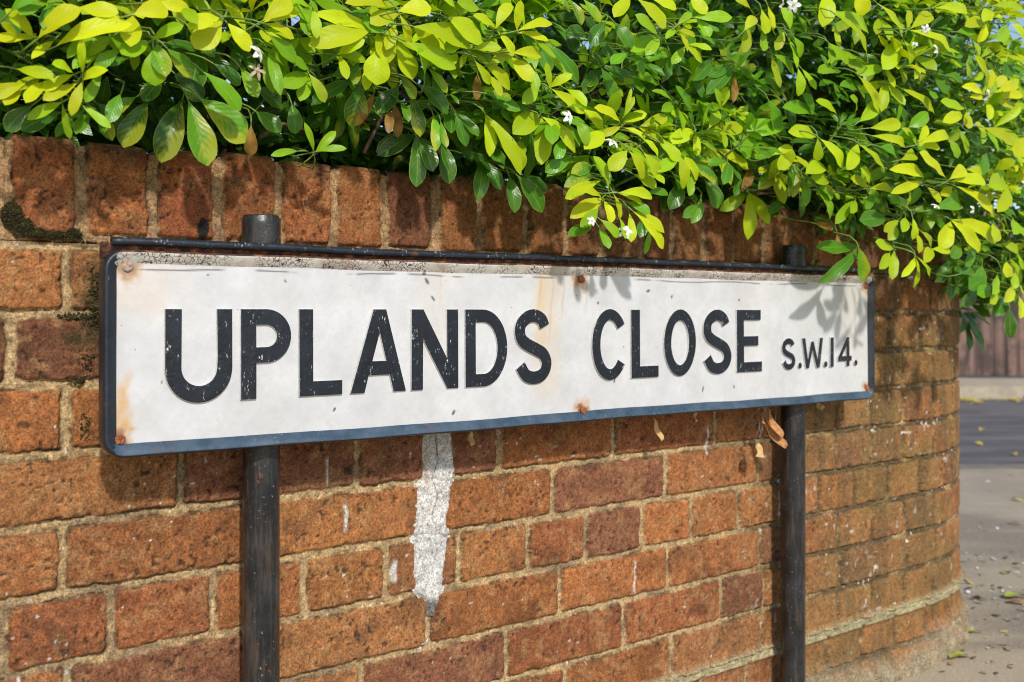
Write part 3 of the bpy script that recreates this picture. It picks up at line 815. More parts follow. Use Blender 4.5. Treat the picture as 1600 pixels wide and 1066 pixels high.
class Leaves:
    def __init__(s): s.d = {}
    def add(s, res, base, tip, nrm, w, age, var, droop, rnd): s.d.setdefault(res, []).append((*base, *tip, *nrm, w, age, var, droop, rnd))
    def mesh(s, name):
        vv, ff, cc, uvs = [], [], [], []; off = 0
        for res, rows in s.d.items():
            A = np.array(rows, float); n = len(A)
            X, Y, uv, f = leaf_template(*res); m = len(X)
            B, T, Nn = A[:, 0:3], A[:, 3:6], A[:, 6:9]
            ax = T - B; L = np.linalg.norm(ax, axis=1, keepdims=True); a = ax / np.maximum(L, 1e-6)
            Nn = Nn - a * (Nn * a).sum(1, keepdims=True); Nn /= np.maximum(np.linalg.norm(Nn, axis=1, keepdims=True), 1e-6)
            side = np.cross(a, Nn)
            w, age, var, dr, rnd = [A[:, k][:, None] for k in (9, 10, 11, 12, 13)]
            fold = .06 + .22 * ((rnd * 7.3) % 1)
            cup = np.abs(X)[None] * fold * 1.15                      # V fold along the midrib
            arch = dr * (Y * (1 - Y))[None] * 4 * .5 - dr * (Y ** 2)[None] * .25
            wav = .018 * np.sin(Y[None] * 13 + rnd * 40) * np.sign(X)[None] * (np.abs(X)[None] * 2)
            bend = (((rnd * 13.7) % 1) - .5) * .22 * (Y * Y)[None]
            skew = (((rnd * 29.3) % 1) - .5) * .9
            xx = X[None] * w * (1 + skew * (Y[None] - .55)) + bend * L; yy = Y[None] * L; zz_ = cup * w + arch * L + wav * L
            P = B[:, None] + side[:, None] * xx[..., None] + a[:, None] * yy[..., None] + Nn[:, None] * zz_[..., None]
            c = np.stack([np.repeat(age, m, 1), np.repeat(rnd, m, 1), np.repeat(var, m, 1), np.ones((n, m))], -1)
            vv.append(P.reshape(-1, 3)); cc.append(c.reshape(-1, 4)); uvs.append(np.tile(uv, (n, 1)))
            ff.append((f[None] + (np.arange(n) * m)[:, None, None]).reshape(-1, 4) + off); off += n * m
        return np_mesh(name, np.concatenate(vv), np.concatenate(ff), True, np.concatenate(cc), np.concatenate(uvs))

def tubes(name, paths, n=6):
    vv, ff, off = [], [], 0
    for pts, r0, r1 in paths:
        P = np.array(pts, float); k = len(P)
        T = np.gradient(P, axis=0); T /= np.maximum(np.linalg.norm(T, axis=1)[:, None], 1e-9)
        ref = np.where(np.abs(T[:, 2:3]) < .8, np.array([[0, 0, 1.]]), np.array([[1., 0, 0]]))
        A = np.cross(T, ref); A /= np.linalg.norm(A, axis=1)[:, None]; B = np.cross(T, A)
        rr = np.linspace(r0, r1, k)[:, None, None]; an = np.arange(n) * 2 * math.pi / n
        ring = P[:, None] + rr * (A[:, None] * np.cos(an)[None, :, None] + B[:, None] * np.sin(an)[None, :, None])
        vv.append(ring.reshape(-1, 3))
        i, j = np.meshgrid(np.arange(k - 1), np.arange(n), indexing='ij')
        a = (i * n + j).ravel(); b = (i * n + (j + 1) % n).ravel()
        ff.append(np.stack([a, b, b + n, a + n], 1) + off); off += k * n
    return np_mesh(name, np.concatenate(vv), np.concatenate(ff), True)

sc = path(.9, -.42)
SB = np.array([float(sc[0]), float(sc[1]), G])
shrub = tag(empty('mexican_orange_shrub', SB), 'dense yellow green shrub with small white flowers spilling over the top of the brick wall', 'shrub')
LV = Leaves()
stems, twigs = [], []
UP = np.array([0, 0, 1.])
OUT3 = np.array([NV[0], NV[1], 0])
SUNV = np.array(sunvec)

# the individually placed front leaves (mm: base, tip, width, age, variegated / withered)
HERO_TEXT = """-370,1112,237,-388,1086,166,30,85,1;-352,1079,229,-331,1080,159,30,55,1;-390,1062,226,-409,1050,173,26,75,1;-343,1086,234,-293,1102,192,34,50,1;-368,1092,259,-348,1104,237,27,100,0;-326,1046,253,-291,1062,215,22,45,0;-362,1012,273,-355,1007,242,23,50,1;-358,1031,273,-338,1046,248,25,60,1;-369,1008,274,-382,976,252,19,35,0;-365,1006,275,-342,1003,288,13,30,0;-364,1007,266,-363,1010,234,29,32,0;-379,1074,251,-392,1051,224,19,90,0;-392,1035,224,-412,1024,204,18,60,1;-402,1018,223,-407,1004,197,16,60,0;-446,935,258,-409,939,289,23,0,0;-436,949,254,-375,969,288,20,5,0;-418,959,294,-386,962,288,22,5,0;-381,997,297,-377,975,261,24,5,0;-370,969,290,-344,991,303,24,0,0;-361,998,309,-343,1009,309,16,0,0;-303,1027,304,-327,1000,288,18,5,0;-305,1041,305,-323,1023,269,30,5,0;-301,1049,305,-281,1056,279,22,5,0;-453,939,259,-460,920,273,16,10,0;-464,932,255,-462,909,261,10,5,0;-471,945,231,-436,946,222,14,15,0;-429,970,232,-432,940,235,14,20,0;-427,969,232,-446,954,217,12,12,0;-450,965,225,-458,932,197,14,5,0;-427,974,224,-445,947,200,12,5,0;-423,976,226,-426,972,209,13,5,0;-419,969,232,-415,959,246,8,15,0;-418,975,239,-412,983,256,9,15,0;-424,977,228,-403,966,233,14,10,0;-462,972,230,-471,944,211,14,15,0;-466,951,219,-484,938,205,14,5,0;-473,962,218,-479,938,199,12,5,0;-438,966,204,-453,959,192,14,30,0;-441,972,205,-441,976,193,9,30,0;-428,984,206,-416,987,196,11,30,0;-433,1011,202,-430,987,178,13,60,0;-431,1044,203,-416,1027,180,15,70,1;-438,1043,220,-423,1057,202,22,85,0;-367,1048,284,-340,1071,283,14,80,0;-411,981,273,-432,957,248,13,35,0;-390,987,261,-402,978,246,16,45,0;-400,1029,262,-410,998,248,11,60,0;-453,953,264,-473,911,247,12,5,0;-460,909,274,-450,910,284,13,50,0;-438,937,291,-450,916,279,13,45,0;-440,951,296,-440,937,275,11,60,0;-491,951,290,-478,946,273,18,80,0;-455,950,283,-440,950,276,12,70,0;-413,985,257,-421,961,237,14,40,0;-398,988,274,-414,971,253,16,30,0;-463,1019,205,-490,987,183,18,90,0;-485,1002,208,-508,990,183,19,85,0;-450,1023,201,-460,1002,182,10,70,0;-446,964,263,-450,947,247,9,10,0;-407,985,239,-417,980,215,11,35,0;-343,1062,301,-326,1064,278,15,75,0;-329,1092,273,-303,1105,255,19,80,0;-295,1076,265,-273,1073,233,16,35,0;-303,1152,217,-305,1153,186,15,0,2;-339,1014,309,-321,1001,297,15,25,0;-161,1155,329,-219,1102,329,18,10,0;-162,1151,327,-220,1102,291,29,10,0;-157,1158,329,-146,1161,291,30,10,0;-135,1163,356,-184,1112,345,18,5,0;-132,1164,349,-162,1135,331,20,5,0;-129,1138,341,-124,1146,327,13,5,0;-131,1140,345,-94,1149,354,28,5,0;-137,1161,337,-142,1154,314,17,10,0;-155,1158,306,-161,1151,264,35,15,0;-135,1175,319,-118,1179,276,32,15,0;-113,1142,328,-48,1192,317,32,15,0;-116,1162,334,-86,1178,306,25,10,0;-124,1149,313,-68,1182,285,23,25,0;-75,1162,344,-35,1192,328,28,15,0;-49,1215,321,-23,1218,326,16,15,0;-19,1204,343,-45,1175,352,13,10,0;-20,1215,346,-4,1228,384,16,10,0;-19,1218,346,-10,1223,333,14,10,0;-199,1129,292,-168,1130,310,15,15,0;-201,1143,295,-172,1160,292,15,25,0;-198,1134,292,-189,1125,275,13,15,0;-265,1054,309,-236,1069,333,24,5,0;-268,1073,313,-236,1092,333,16,5,0;-266,1061,308,-245,1073,301,12,5,0;-221,1099,335,-237,1078,337,11,30,0;-221,1103,337,-216,1098,313,14,20,0;-262,1068,298,-237,1087,273,19,40,0;-276,1111,283,-260,1098,243,18,30,0;-268,1091,285,-250,1077,236,14,40,0;-234,1136,272,-233,1111,235,15,30,0;-228,1113,267,-215,1120,244,14,25,1;-232,1123,270,-248,1089,245,21,35,0;-228,1115,271,-242,1093,278,18,40,0;-260,1170,245,-252,1170,210,18,75,0;-186,1216,278,-197,1211,226,29,75,1;-142,1243,282,-165,1221,244,24,85,0;-135,1181,282,-118,1197,259,17,60,1;-127,1246,271,-114,1238,219,19,90,1;-118,1236,283,-81,1239,247,24,85,0;-195,1197,278,-225,1161,251,17,80,0;-183,1182,295,-187,1160,267,13,50,1;-148,1243,262,-142,1243,218,15,0,2;-151,1232,250,-152,1220,230,14,0,2;-172,1237,273,-184,1202,224,12,0,2;-44,1268,304,-45,1261,270,14,0,2;-98,1235,243,-92,1216,197,15,50,1;-89,1232,238,-82,1216,201,10,50,1;-72,1267,251,-62,1273,211,16,70,0;-72,1276,257,-45,1275,224,14,75,0;-35,1276,253,-27,1261,198,16,15,0;-33,1261,250,12,1273,176,22,15,0;-45,1205,305,-30,1221,280,12,15,0;-28,1243,296,-14,1231,272,13,15,1;-36,1240,312,0,1263,286,18,10,0;-28,1236,309,-6,1240,324,18,15,0;-36,1248,275,0,1265,271,14,50,1;-122,1258,223,-120,1264,177,20,85,0;-122,1278,226,-98,1296,198,21,95,0;-125,1289,229,-170,1257,200,23,95,0;-91,1280,216,-80,1266,177,18,85,0;-232,1168,187,-210,1173,213,11,30,0;-232,1160,187,-234,1153,200,9,30,0;-231,1167,188,-204,1171,194,9,35,0;-247,1144,185,-272,1119,179,9,35,0;-100,1193,292,-85,1198,272,15,40,1;-171,1179,290,-171,1166,268,15,15,0;-104,1176,280,-105,1167,291,13,35,0;-217,1191,282,-198,1204,291,21,80,0;-137,1215,256,-130,1205,243,12,60,0;-59,1188,329,-75,1168,305,19,30,0;-66,1166,355,-77,1142,359,22,20,0;-39,1194,364,-64,1168,363,19,25,0;-180,1142,342,-151,1145,325,17,50,0;-169,1163,354,-180,1137,335,15,60,0;-295,1143,260,-274,1156,242,22,90,0;-293,1136,229,-269,1137,210,24,70,0;-290,1152,243,-279,1152,258,17,80,0;-23,1283,271,4,1279,262,19,60,0;-121,1263,221,-119,1257,158,23,85,0;-119,1268,220,-97,1263,180,23,90,0;-93,1297,216,-77,1298,169,24,85,0;-41,1340,204,-47,1314,149,22,75,0;-37,1332,202,-12,1327,165,21,80,0;-4,1334,182,3,1322,132,21,75,0;8,1342,183,44,1355,137,29,75,0;11,1385,189,49,1399,169,27,80,0;-130,1291,229,-170,1261,201,25,95,0;-65,1298,207,-28,1330,196,19,95,0;21,1378,246,28,1385,200,30,90,0;79,1344,211,46,1318,184,19,60,0;8,1324,249,-14,1285,258,19,60,0;-2,1321,287,-27,1280,266,22,70,0;-70,1275,252,-45,1271,224,15,75,0;6,1221,346,8,1208,374,13,10,0;7,1222,346,53,1260,366,15,5,0;8,1236,348,46,1253,345,13,5,0;0,1234,322,39,1265,326,17,5,0;0,1254,321,24,1247,289,22,5,0;45,1323,358,90,1351,307,20,65,0;127,1414,348,95,1368,306,20,85,0;124,1384,341,142,1397,295,27,65,0;130,1415,349,180,1437,328,23,80,0;158,1363,355,134,1337,334,15,50,0;165,1383,359,187,1392,331,18,50,0;76,1302,409,88,1303,386,17,60,1;95,1308,411,113,1310,385,19,40,1;158,1326,417,134,1300,387,19,10,0;127,1353,395,103,1336,361,22,70,0;140,1359,396,162,1356,360,22,60,0;170,1348,425,212,1368,390,31,10,0;192,1368,432,229,1379,420,24,10,0;200,1364,380,167,1340,399,17,30,0;208,1413,394,163,1360,358,20,35,0;205,1384,383,186,1358,350,15,30,0;233,1416,403,217,1385,381,11,30,0;235,1417,404,257,1429,398,10,5,0;237,1425,404,245,1417,382,11,5,0;233,1404,405,254,1417,429,11,30,0;262,1426,423,321,1444,428,19,30,0;267,1441,427,281,1434,401,19,35,0;255,1441,388,278,1436,382,14,20,0;251,1428,382,274,1442,362,16,15,0;251,1434,384,235,1427,361,16,30,0;347,1554,383,300,1511,329,22,70,0;344,1555,388,304,1518,357,17,70,0;363,1592,395,384,1587,357,21,75,0;311,1541,390,273,1486,347,20,70,0;278,1524,361,292,1520,328,20,80,0;355,1583,377,343,1552,330,13,0,2;50,1287,288,44,1270,315,11,20,0;48,1302,293,70,1300,306,13,15,0;52,1298,291,96,1322,263,19,10,0;73,1323,296,99,1316,275,19,20,0;33,1289,293,16,1274,267,21,25,0;36,1320,262,2,1277,230,29,20,0;39,1322,259,45,1300,193,25,15,0;40,1296,254,88,1329,216,23,15,0;96,1357,277,126,1376,253,24,12,0;126,1365,248,100,1328,216,24,12,0;152,1388,261,115,1336,271,18,5,0;157,1409,268,184,1406,281,16,5,0;155,1394,272,171,1397,302,9,15,0;151,1377,257,134,1367,246,11,5,0;157,1409,261,184,1407,249,11,5,0;157,1392,273,165,1391,314,7,20,0;183,1418,265,227,1434,278,18,10,0;181,1418,263,216,1438,248,25,12,0;269,1468,267,226,1426,241,22,15,0;275,1495,272,230,1447,296,20,20,0;269,1454,262,267,1445,229,16,15,0;286,1492,269,362,1550,287,21,10,0;291,1515,271,329,1527,261,20,10,0;292,1520,274,301,1503,250,10,10,0;294,1480,274,315,1498,302,18,25,0;284,1477,276,285,1471,287,10,30,0;268,1473,287,238,1430,325,13,50,0;135,1422,350,107,1384,361,20,95,0;104,1377,382,73,1333,378,20,95,0;73,1369,386,92,1364,356,22,95,0;121,1384,377,133,1376,357,18,90,0;230,1453,304,227,1453,269,19,55,0;278,1500,297,320,1525,309,22,60,0;86,1334,256,105,1331,225,21,30,0;182,1376,239,204,1392,220,22,15,0;209,1394,236,232,1396,213,27,20,0;13,1320,227,8,1293,202,17,30,0;0,1287,220,15,1299,186,21,15,0;347,1482,420,361,1493,440,19,10,1;365,1529,436,345,1496,395,20,20,1;386,1532,432,385,1519,401,17,30,0;381,1516,462,384,1508,423,29,12,0;361,1502,457,346,1490,463,17,10,0;256,1429,456,276,1426,427,25,10,0;20,1266,312,31,1261,288,18,30,0;35,1284,343,48,1287,315,17,60,0;65,1349,206,52,1331,191,22,50,0;155,1335,217,130,1320,188,22,12,0;160,1355,219,183,1370,183,30,10,0;181,1365,219,203,1375,184,20,15,0;303,1516,249,282,1492,204,23,15,0;309,1537,251,339,1540,196,27,12,0;310,1544,255,376,1571,225,21,12,0;240,1432,226,253,1438,179,22,15,0;244,1441,227,277,1467,198,18,15,0;234,1410,220,206,1370,190,18,30,0;121,1338,153,79,1306,122,22,5,0;122,1342,151,133,1331,122,17,5,0;119,1319,151,83,1273,159,14,5,0;120,1333,176,66,1292,154,16,15,0;130,1339,164,109,1322,206,19,25,0;146,1347,160,172,1353,149,12,10,0;137,1345,160,141,1345,147,13,10,0;143,1326,159,194,1368,165,16,15,0;168,1367,138,213,1377,113,19,10,0;166,1353,136,213,1380,89,17,7,0;161,1364,136,166,1354,95,14,12,0;109,1357,118,80,1308,97,17,65,0;115,1322,138,92,1300,109,17,30,0;117,1321,123,139,1327,104,17,30,0;117,1333,113,126,1320,91,15,40,0;308,1590,212,333,1588,167,28,65,0;249,1468,191,233,1446,149,24,80,0;291,1529,175,277,1509,133,18,60,0;280,1497,161,254,1466,139,16,60,0;441,1647,268,378,1589,245,23,50,1;450,1641,256,395,1591,202,29,60,1;465,1621,243,445,1580,183,22,60,1;442,1567,260,420,1551,220,24,15,0;400,1655,240,377,1622,198,18,0,2;446,1676,216,454,1675,186,20,0,2;446,1616,299,375,1566,285,30,40,0;214,1409,245,232,1397,214,25,15,0;170,1387,192,201,1387,172,20,20,0;190,1402,167,223,1428,175,14,60,0;157,1356,150,180,1358,140,18,50,0;109,1349,198,78,1308,185,19,70,1;113,1341,183,67,1302,170,17,60,1;187,1383,194,203,1370,183,18,20,0;145,1341,127,148,1334,116,11,30,0;262,1450,198,254,1433,173,14,30,0;266,1525,194,289,1546,167,20,80,0;194,1398,115,189,1393,94,9,45,0;189,1431,136,183,1415,111,16,70,0;337,1550,269,376,1566,240,23,45,0;352,1570,281,397,1587,256,25,45,0;376,1640,232,370,1625,188,16,70,0;71,1326,231,55,1306,204,17,50,0;84,1370,212,47,1318,182,15,55,0;457,1668,185,422,1634,166,16,70,0;489,1547,496,484,1531,440,29,15,0;534,1539,499,546,1546,461,34,5,0;502,1548,466,580,1604,455,25,25,0;497,1526,457,572,1582,408,19,15,0;572,1556,484,632,1600,443,19,15,0;642,1631,447,593,1594,394,33,20,0;636,1610,440,651,1621,403,21,20,0;615,1640,403,560,1601,379,18,30,0;612,1628,400,624,1627,376,16,15,0;639,1603,457,645,1612,487,14,10,0;639,1591,454,685,1617,485,22,10,0;634,1578,447,747,1666,432,25,10,0;562,1606,380,608,1632,331,25,12,0;504,1641,326,424,1554,330,24,45,0;490,1608,324,468,1593,352,21,50,0;527,1609,319,486,1578,333,19,20,0;486,1585,278,429,1536,282,24,15,0;483,1568,274,484,1572,240,20,20,0;478,1537,267,526,1568,227,24,15,0;549,1575,266,524,1546,221,24,15,0;543,1549,261,596,1584,224,21,15,0;573,1580,280,655,1637,265,19,10,0;572,1583,293,634,1614,304,22,12,0;561,1604,307,602,1636,342,25,25,0;560,1621,326,541,1581,346,17,30,0;658,1605,271,734,1667,301,20,10,0;673,1643,280,697,1663,311,16,10,0;670,1641,272,638,1621,300,14,15,0;672,1641,275,713,1655,277,16,10,0;819,1727,378,765,1685,388,18,2,0;826,1739,372,786,1699,369,12,2,0;832,1743,387,789,1686,437,18,10,0;830,1726,386,841,1739,426,18,2,0;861,1779,398,886,1783,425,19,2,0;851,1748,386,921,1802,412,21,2,0;879,1804,389,945,1831,398,19,2,0;869,1796,385,928,1832,372,16,2,0;853,1780,378,847,1759,340,16,10,0;776,1701,348,719,1658,347,20,25,0;777,1712,339,716,1647,321,20,10,0;781,1704,344,774,1686,312,18,10,0;812,1710,317,895,1765,301,22,5,0;834,1744,313,804,1719,324,15,5,0;926,1794,315,889,1756,277,29,5,0;640,1634,368,727,1698,334,20,10,0;718,1687,399,733,1683,374,22,60,0;731,1679,400,775,1704,393,20,55,0;804,1695,492,762,1664,480,23,10,0;808,1692,491,798,1689,468,23,5,0;459,1572,385,481,1569,351,19,25,0;449,1557,381,450,1559,339,20,25,0;432,1559,432,443,1545,381,15,30,0;499,1570,427,502,1549,387,13,30,0;494,1547,419,530,1564,388,19,30,0;516,1585,385,476,1535,371,20,35,0;407,1556,404,417,1557,351,15,15,1;408,1551,402,449,1574,380,23,30,0;423,1508,428,409,1499,452,27,30,0;420,1532,432,408,1524,410,17,15,1;397,1539,474,401,1526,433,17,5,0;438,1542,427,455,1558,404,18,35,0;515,1580,453,514,1564,418,11,15,0;565,1593,393,537,1577,391,20,40,1;574,1648,430,612,1650,412,16,70,0;636,1636,408,643,1628,380,16,25,1;670,1648,417,662,1622,379,15,15,1;703,1677,375,702,1656,360,19,50,0;650,1693,357,684,1717,323,25,80,0;702,1675,337,665,1649,305,24,45,0;407,1578,338,427,1594,287,36,60,0;403,1614,309,450,1622,293,29,60,0;457,1667,349,472,1655,312,21,90,0;733,1695,442,784,1723,447,33,60,0;756,1724,481,788,1726,459,22,70,0;747,1667,470,785,1679,471,19,50,0;880,1759,507,835,1703,464,25,30,0;894,1777,515,919,1781,493,23,15,0;684,1601,490,764,1662,506,21,15,0;815,1695,516,791,1663,488,22,15,0;815,1685,519,893,1741,539,17,20,0;791,1714,447,780,1696,402,22,50,1;803,1717,448,826,1736,417,22,55,1;917,1845,473,918,1835,435,27,70,0;926,1822,473,948,1826,456,18,10,0;792,1741,322,833,1763,281,23,75,0;884,1827,291,846,1784,255,29,85,0;883,1795,292,934,1826,273,26,60,0;585,1578,262,618,1597,254,26,55,0;581,1600,270,622,1633,252,26,60,0;630,1607,246,667,1634,258,21,15,0;409,1556,245,441,1561,259,16,10,0;423,1569,225,439,1554,248,20,15,0;448,1568,247,454,1548,229,15,10,0;729,1656,288,743,1658,262,21,30,0;570,1636,366,524,1577,358,21,60,0;721,1649,222,654,1588,253,27,5,0;729,1655,220,763,1672,246,26,5,0;736,1664,218,808,1693,225,25,10,0;770,1719,217,862,1763,179,23,3,0;753,1696,214,737,1685,201,19,5,0;683,1648,216,608,1588,193,16,8,0;687,1655,219,604,1577,239,21,8,0;702,1680,212,723,1676,186,19,10,0;578,1605,199,624,1631,205,16,10,0;584,1626,205,539,1574,209,18,12,0;572,1590,203,555,1573,229,18,15,0;760,1719,156,726,1689,112,31,10,0;751,1695,156,829,1755,104,29,8,0;766,1724,160,869,1781,137,32,8,0;893,1792,229,820,1710,227,34,20,0;895,1792,226,862,1744,171,26,12,0;634,1648,104,594,1618,110,19,20,0;636,1651,101,623,1631,54,19,20,0;626,1644,97,596,1609,70,19,20,0;715,1694,109,682,1647,86,19,12,0;711,1680,106,753,1701,101,16,12,0;671,1654,92,634,1606,56,13,15,0;676,1662,91,676,1660,40,11,15,0;664,1630,91,702,1664,55,9,20,0;589,1691,112,501,1613,96,25,65,0;578,1663,107,507,1610,38,22,65,0;571,1635,106,586,1644,50,27,50,1;556,1615,181,510,1571,143,17,30,0;555,1603,180,538,1570,155,14,25,0;626,1657,154,568,1619,153,29,65,0;645,1655,153,613,1636,133,16,15,1;639,1647,141,620,1627,116,17,30,1;684,1680,135,685,1668,99,18,15,1;691,1675,135,714,1687,112,19,20,1;503,1657,148,536,1660,139,19,0,2;544,1662,134,545,1659,117,9,0,2;867,1816,60,808,1763,46,31,60,0;862,1786,46,816,1734,27,23,50,0;852,1817,41,794,1753,9,25,80,0;830,1778,115,802,1758,83,23,60,0;901,1807,91,885,1774,62,20,5,1;923,1831,44,885,1781,21,21,10,1;934,1873,26,895,1840,-7,31,75,0;963,1920,6,961,1923,-51,29,95,0;941,1842,28,924,1805,-10,19,10,1;864,1770,37,841,1743,15,18,20,0;925,1830,170,900,1786,144,25,30,0;453,1604,242,443,1582,184,22,60,1;486,1592,201,514,1601,148,27,50,1;489,1582,199,521,1605,188,24,40,1;499,1587,228,451,1525,220,26,20,0;507,1587,208,471,1552,206,25,25,0;412,1597,212,433,1603,244,20,10,0;650,1639,155,637,1619,133,20,20,0;658,1630,154,658,1630,137,17,15,0;653,1652,168,654,1641,187,14,20,0;672,1679,179,680,1662,207,18,60,0;653,1669,169,615,1615,189,23,60,0;708,1667,172,782,1726,196,33,55,0;839,1757,280,806,1720,241,24,60,0;777,1696,243,820,1724,232,24,10,0;852,1751,251,866,1738,259,25,10,0;927,1827,237,939,1819,258,22,5,0;922,1830,166,933,1826,150,22,30,0;860,1775,158,850,1742,122,28,15,1;782,1732,118,767,1720,96,27,60,0;797,1766,67,834,1793,78,25,80,0;858,1844,80,809,1785,46,22,85,0;862,1818,85,844,1801,40,35,70,0;873,1783,65,835,1729,36,22,30,0;932,1837,73,915,1817,44,19,25,0;940,1840,51,956,1852,25,19,10,1;895,1821,124,930,1820,111,19,20,0;941,1848,110,949,1852,90,13,30,0;889,1809,85,901,1820,60,19,50,0;843,1833,41,797,1779,34,19,95,0;855,1830,35,810,1781,24,19,95,0;925,1829,35,934,1841,9,26,60,0;628,1697,199,607,1654,168,18,70,0;597,1643,196,580,1627,174,17,50,0;465,1586,214,474,1589,170,17,50,0;478,1651,196,483,1658,157,15,80,0;465,1731,179,434,1682,168,18,90,0"""
HERO = [[float(v) for v in e.split(',')] for e in HERO_TEXT.split(';')]
for e in HERO:
    b = np.array(e[0:3]) / 1000; t_ = np.array(e[3:6]) / 1000
    w = e[6] / 1000; age = e[7] / 100; var = [0, .55, 1.0][int(e[8])]
    ax = t_ - b; L = np.linalg.norm(ax)
    if L < .036: t_ = b + ax / L * .036
    nrm = OUT3 * (1.0 + .3 * random.random()) - np.array([DV[0], DV[1], 0]) * .25 + UP * (.2 + .45 * random.random()) + np.array([random.uniform(-.3, .3), random.uniform(-.3, .3), 0])
    LV.add((12, 6), b, t_, nrm, w * (1.0 if w / L < .55 else .88), age, var, random.uniform(.04, .22), random.random())
    # petiole running back into the bush
    a = ax / L; back = b - a * .020 - OUT3 * .012
    stems.append(([b, b - a * .010 - OUT3 * .002, back, back - OUT3 * .03 + UP * .008], .0009, .0012))

def leaf3(p, dirv, size, age, var, res, spread=1.0):
    """a trifoliate leaf: petiole from p, three leaflets at its end"""
    dirv = dirv / np.linalg.norm(dirv)
    pet = size * random.uniform(.35, .6); q = p + dirv * pet
    facing = UP * .55 + SUNV * .6 + OUT3 * .45 + np.array([random.uniform(-.5, .5) for _ in range(3)])
    facing = facing - dirv * facing.dot(dirv); facing /= np.linalg.norm(facing)
    side = np.cross(dirv, facing)
    for k, (ang, ln) in enumerate(((0, 1.0), (52, .82), (-52, .82))):
        an = R_(ang * spread + random.uniform(-9, 9))
        dd_ = dirv * math.cos(an) + side * math.sin(an) - UP * random.uniform(.0, .28)
        dd_ /= np.linalg.norm(dd_); l = size * ln * random.uniform(.85, 1.12)
        LV.add(res, q, q + dd_ * l, facing, l * random.uniform(.28, .39), min(1, max(0, age + random.uniform(-.07, .07))), var, random.uniform(.02, .25), random.random())
    return q

def sprig(p, axis, size, age, nleaf, res, varp=.1, stem=True, inner=None):
    axis = axis / np.linalg.norm(axis)
    t1 = np.cross(axis, UP + .01); t1 /= np.linalg.norm(t1); t2 = np.cross(axis, t1)
    a0 = random.random() * 6.28
    for k in range(nleaf):
        az = a0 + k * 2.4; f = k / max(1, nleaf - 1)
        op = R_(22 + 62 * f + random.uniform(-10, 10))
        dv = axis * math.cos(op) + (t1 * math.cos(az) + t2 * math.sin(az)) * math.sin(op)
        dv = dv - UP * (.10 + .25 * f) * random.random()
        q0 = p - axis * (.004 + .035 * f)
        q = leaf3(q0, dv, size * (.62 + .38 * min(1, f * 1.6)), age + .16 * f, .55 if random.random() < varp * (.3 + f) else 0.0, res)
        if stem: stems.append(([q0, (q0 + q) / 2 + UP * .002, q], .0011, .0008))
    if stem: stems.append(([p, p - axis * .05, p - axis * .10 - OUT3 * .02], .0016, .0022))

# lower fringe of the foliage along the wall, and how far it bulges out over it
FS = [-.9, 0, .15, .30, .45, .60, .68, .78, .86, .93, 1.0, 1.07, 1.16, 1.27, 1.36, 1.5, 1.68, 1.85, 2.0, 2.2, 2.5, 3.3]
FZ = [.20, .205, .21, .195, .21, .215, .185, .17, .165, .175, .135, .14, .16, .17, .10, .09, .08, .02, -.02, -.02, .02, .1]
def fringe(s): return np.interp(s, FS, FZ)
def bulge(s, z):
    up = np.clip((z - fringe(s)) / .30, 0, 1.6)
    return .02 + .10 * np.sin(np.clip(up, 0, 1.0) * math.pi / 2) - .16 * np.clip(up - 1, 0, 1) ** 1.5 + .05 * float(sst(.5, .85, s)) + .10 * float(sst(1.05, 1.6, s)) + .06 * float(sst(1.7, 2.1, s))

def scatter(n, s0, s1, zmax, depth, size, age, nleaf, res, stem, varp, zlift=.05, jit=.03):
    gs = 0
    while gs < n:
        s = random.uniform(s0, s1); zl = float(fringe(s)) + zlift
        z = zl + (zmax - zl) * random.random()
        o = float(bulge(s, z)) + depth + random.uniform(-jit, jit)
        x, y, nx, ny = path(s, o)
        p = np.array([float(x), float(y), z]); nn = np.array([float(nx), float(ny), 0])
        tz = (z - zl) / max(.05, zmax - zl)
        ax = nn * 1.0 + UP * (-.25 + 1.1 * tz) + np.array([random.uniform(-.6, .6), random.uniform(-.6, .6), random.uniform(-.4, .4)])
        a = random.uniform(*age)
        sprig(p, ax, size * random.uniform(.55, 1.15), a, nleaf, res, varp, stem)
        gs += 1

scatter(30, -.75, -.10, .62, -.01, .066, (.0, .25), 6, (6, 4), False, .1)          # left, beyond the picture
scatter(34, -.10, .62, .52, -.05, .068, (.0, .35), 5, (8, 4), True, .12, .13)
scatter(9, .60, 1.15, .62, -.06, .068, (.03, .5), 5, (8, 4), True, .12, .10)
scatter(18, .48, 1.35, .30, .01, .064, (.15, .7), 5, (8, 4), True, .12, .055)
scatter(44, 1.1, 2.1, .80, -.035, .068, (.0, .24), 5, (8, 4), True, .12, .07)
scatter(60, 2.05, 3.4, .80, -.02, .066, (.03, .35), 6, (6, 4), False, .1, .05)
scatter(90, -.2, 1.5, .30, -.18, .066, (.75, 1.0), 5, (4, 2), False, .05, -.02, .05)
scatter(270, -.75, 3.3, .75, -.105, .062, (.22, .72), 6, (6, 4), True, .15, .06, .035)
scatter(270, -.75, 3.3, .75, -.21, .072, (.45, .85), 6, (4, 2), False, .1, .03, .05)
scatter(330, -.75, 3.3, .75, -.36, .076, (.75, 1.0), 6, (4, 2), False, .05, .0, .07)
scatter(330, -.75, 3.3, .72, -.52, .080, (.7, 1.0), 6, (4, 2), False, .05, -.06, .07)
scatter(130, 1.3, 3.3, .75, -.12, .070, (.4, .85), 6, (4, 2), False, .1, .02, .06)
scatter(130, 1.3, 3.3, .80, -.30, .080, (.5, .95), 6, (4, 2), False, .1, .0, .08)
scatter(200, -.75, 1.6, .42, -.45, .074, (.75, 1.0), 6, (4, 2), False, .05, -.05, .14)
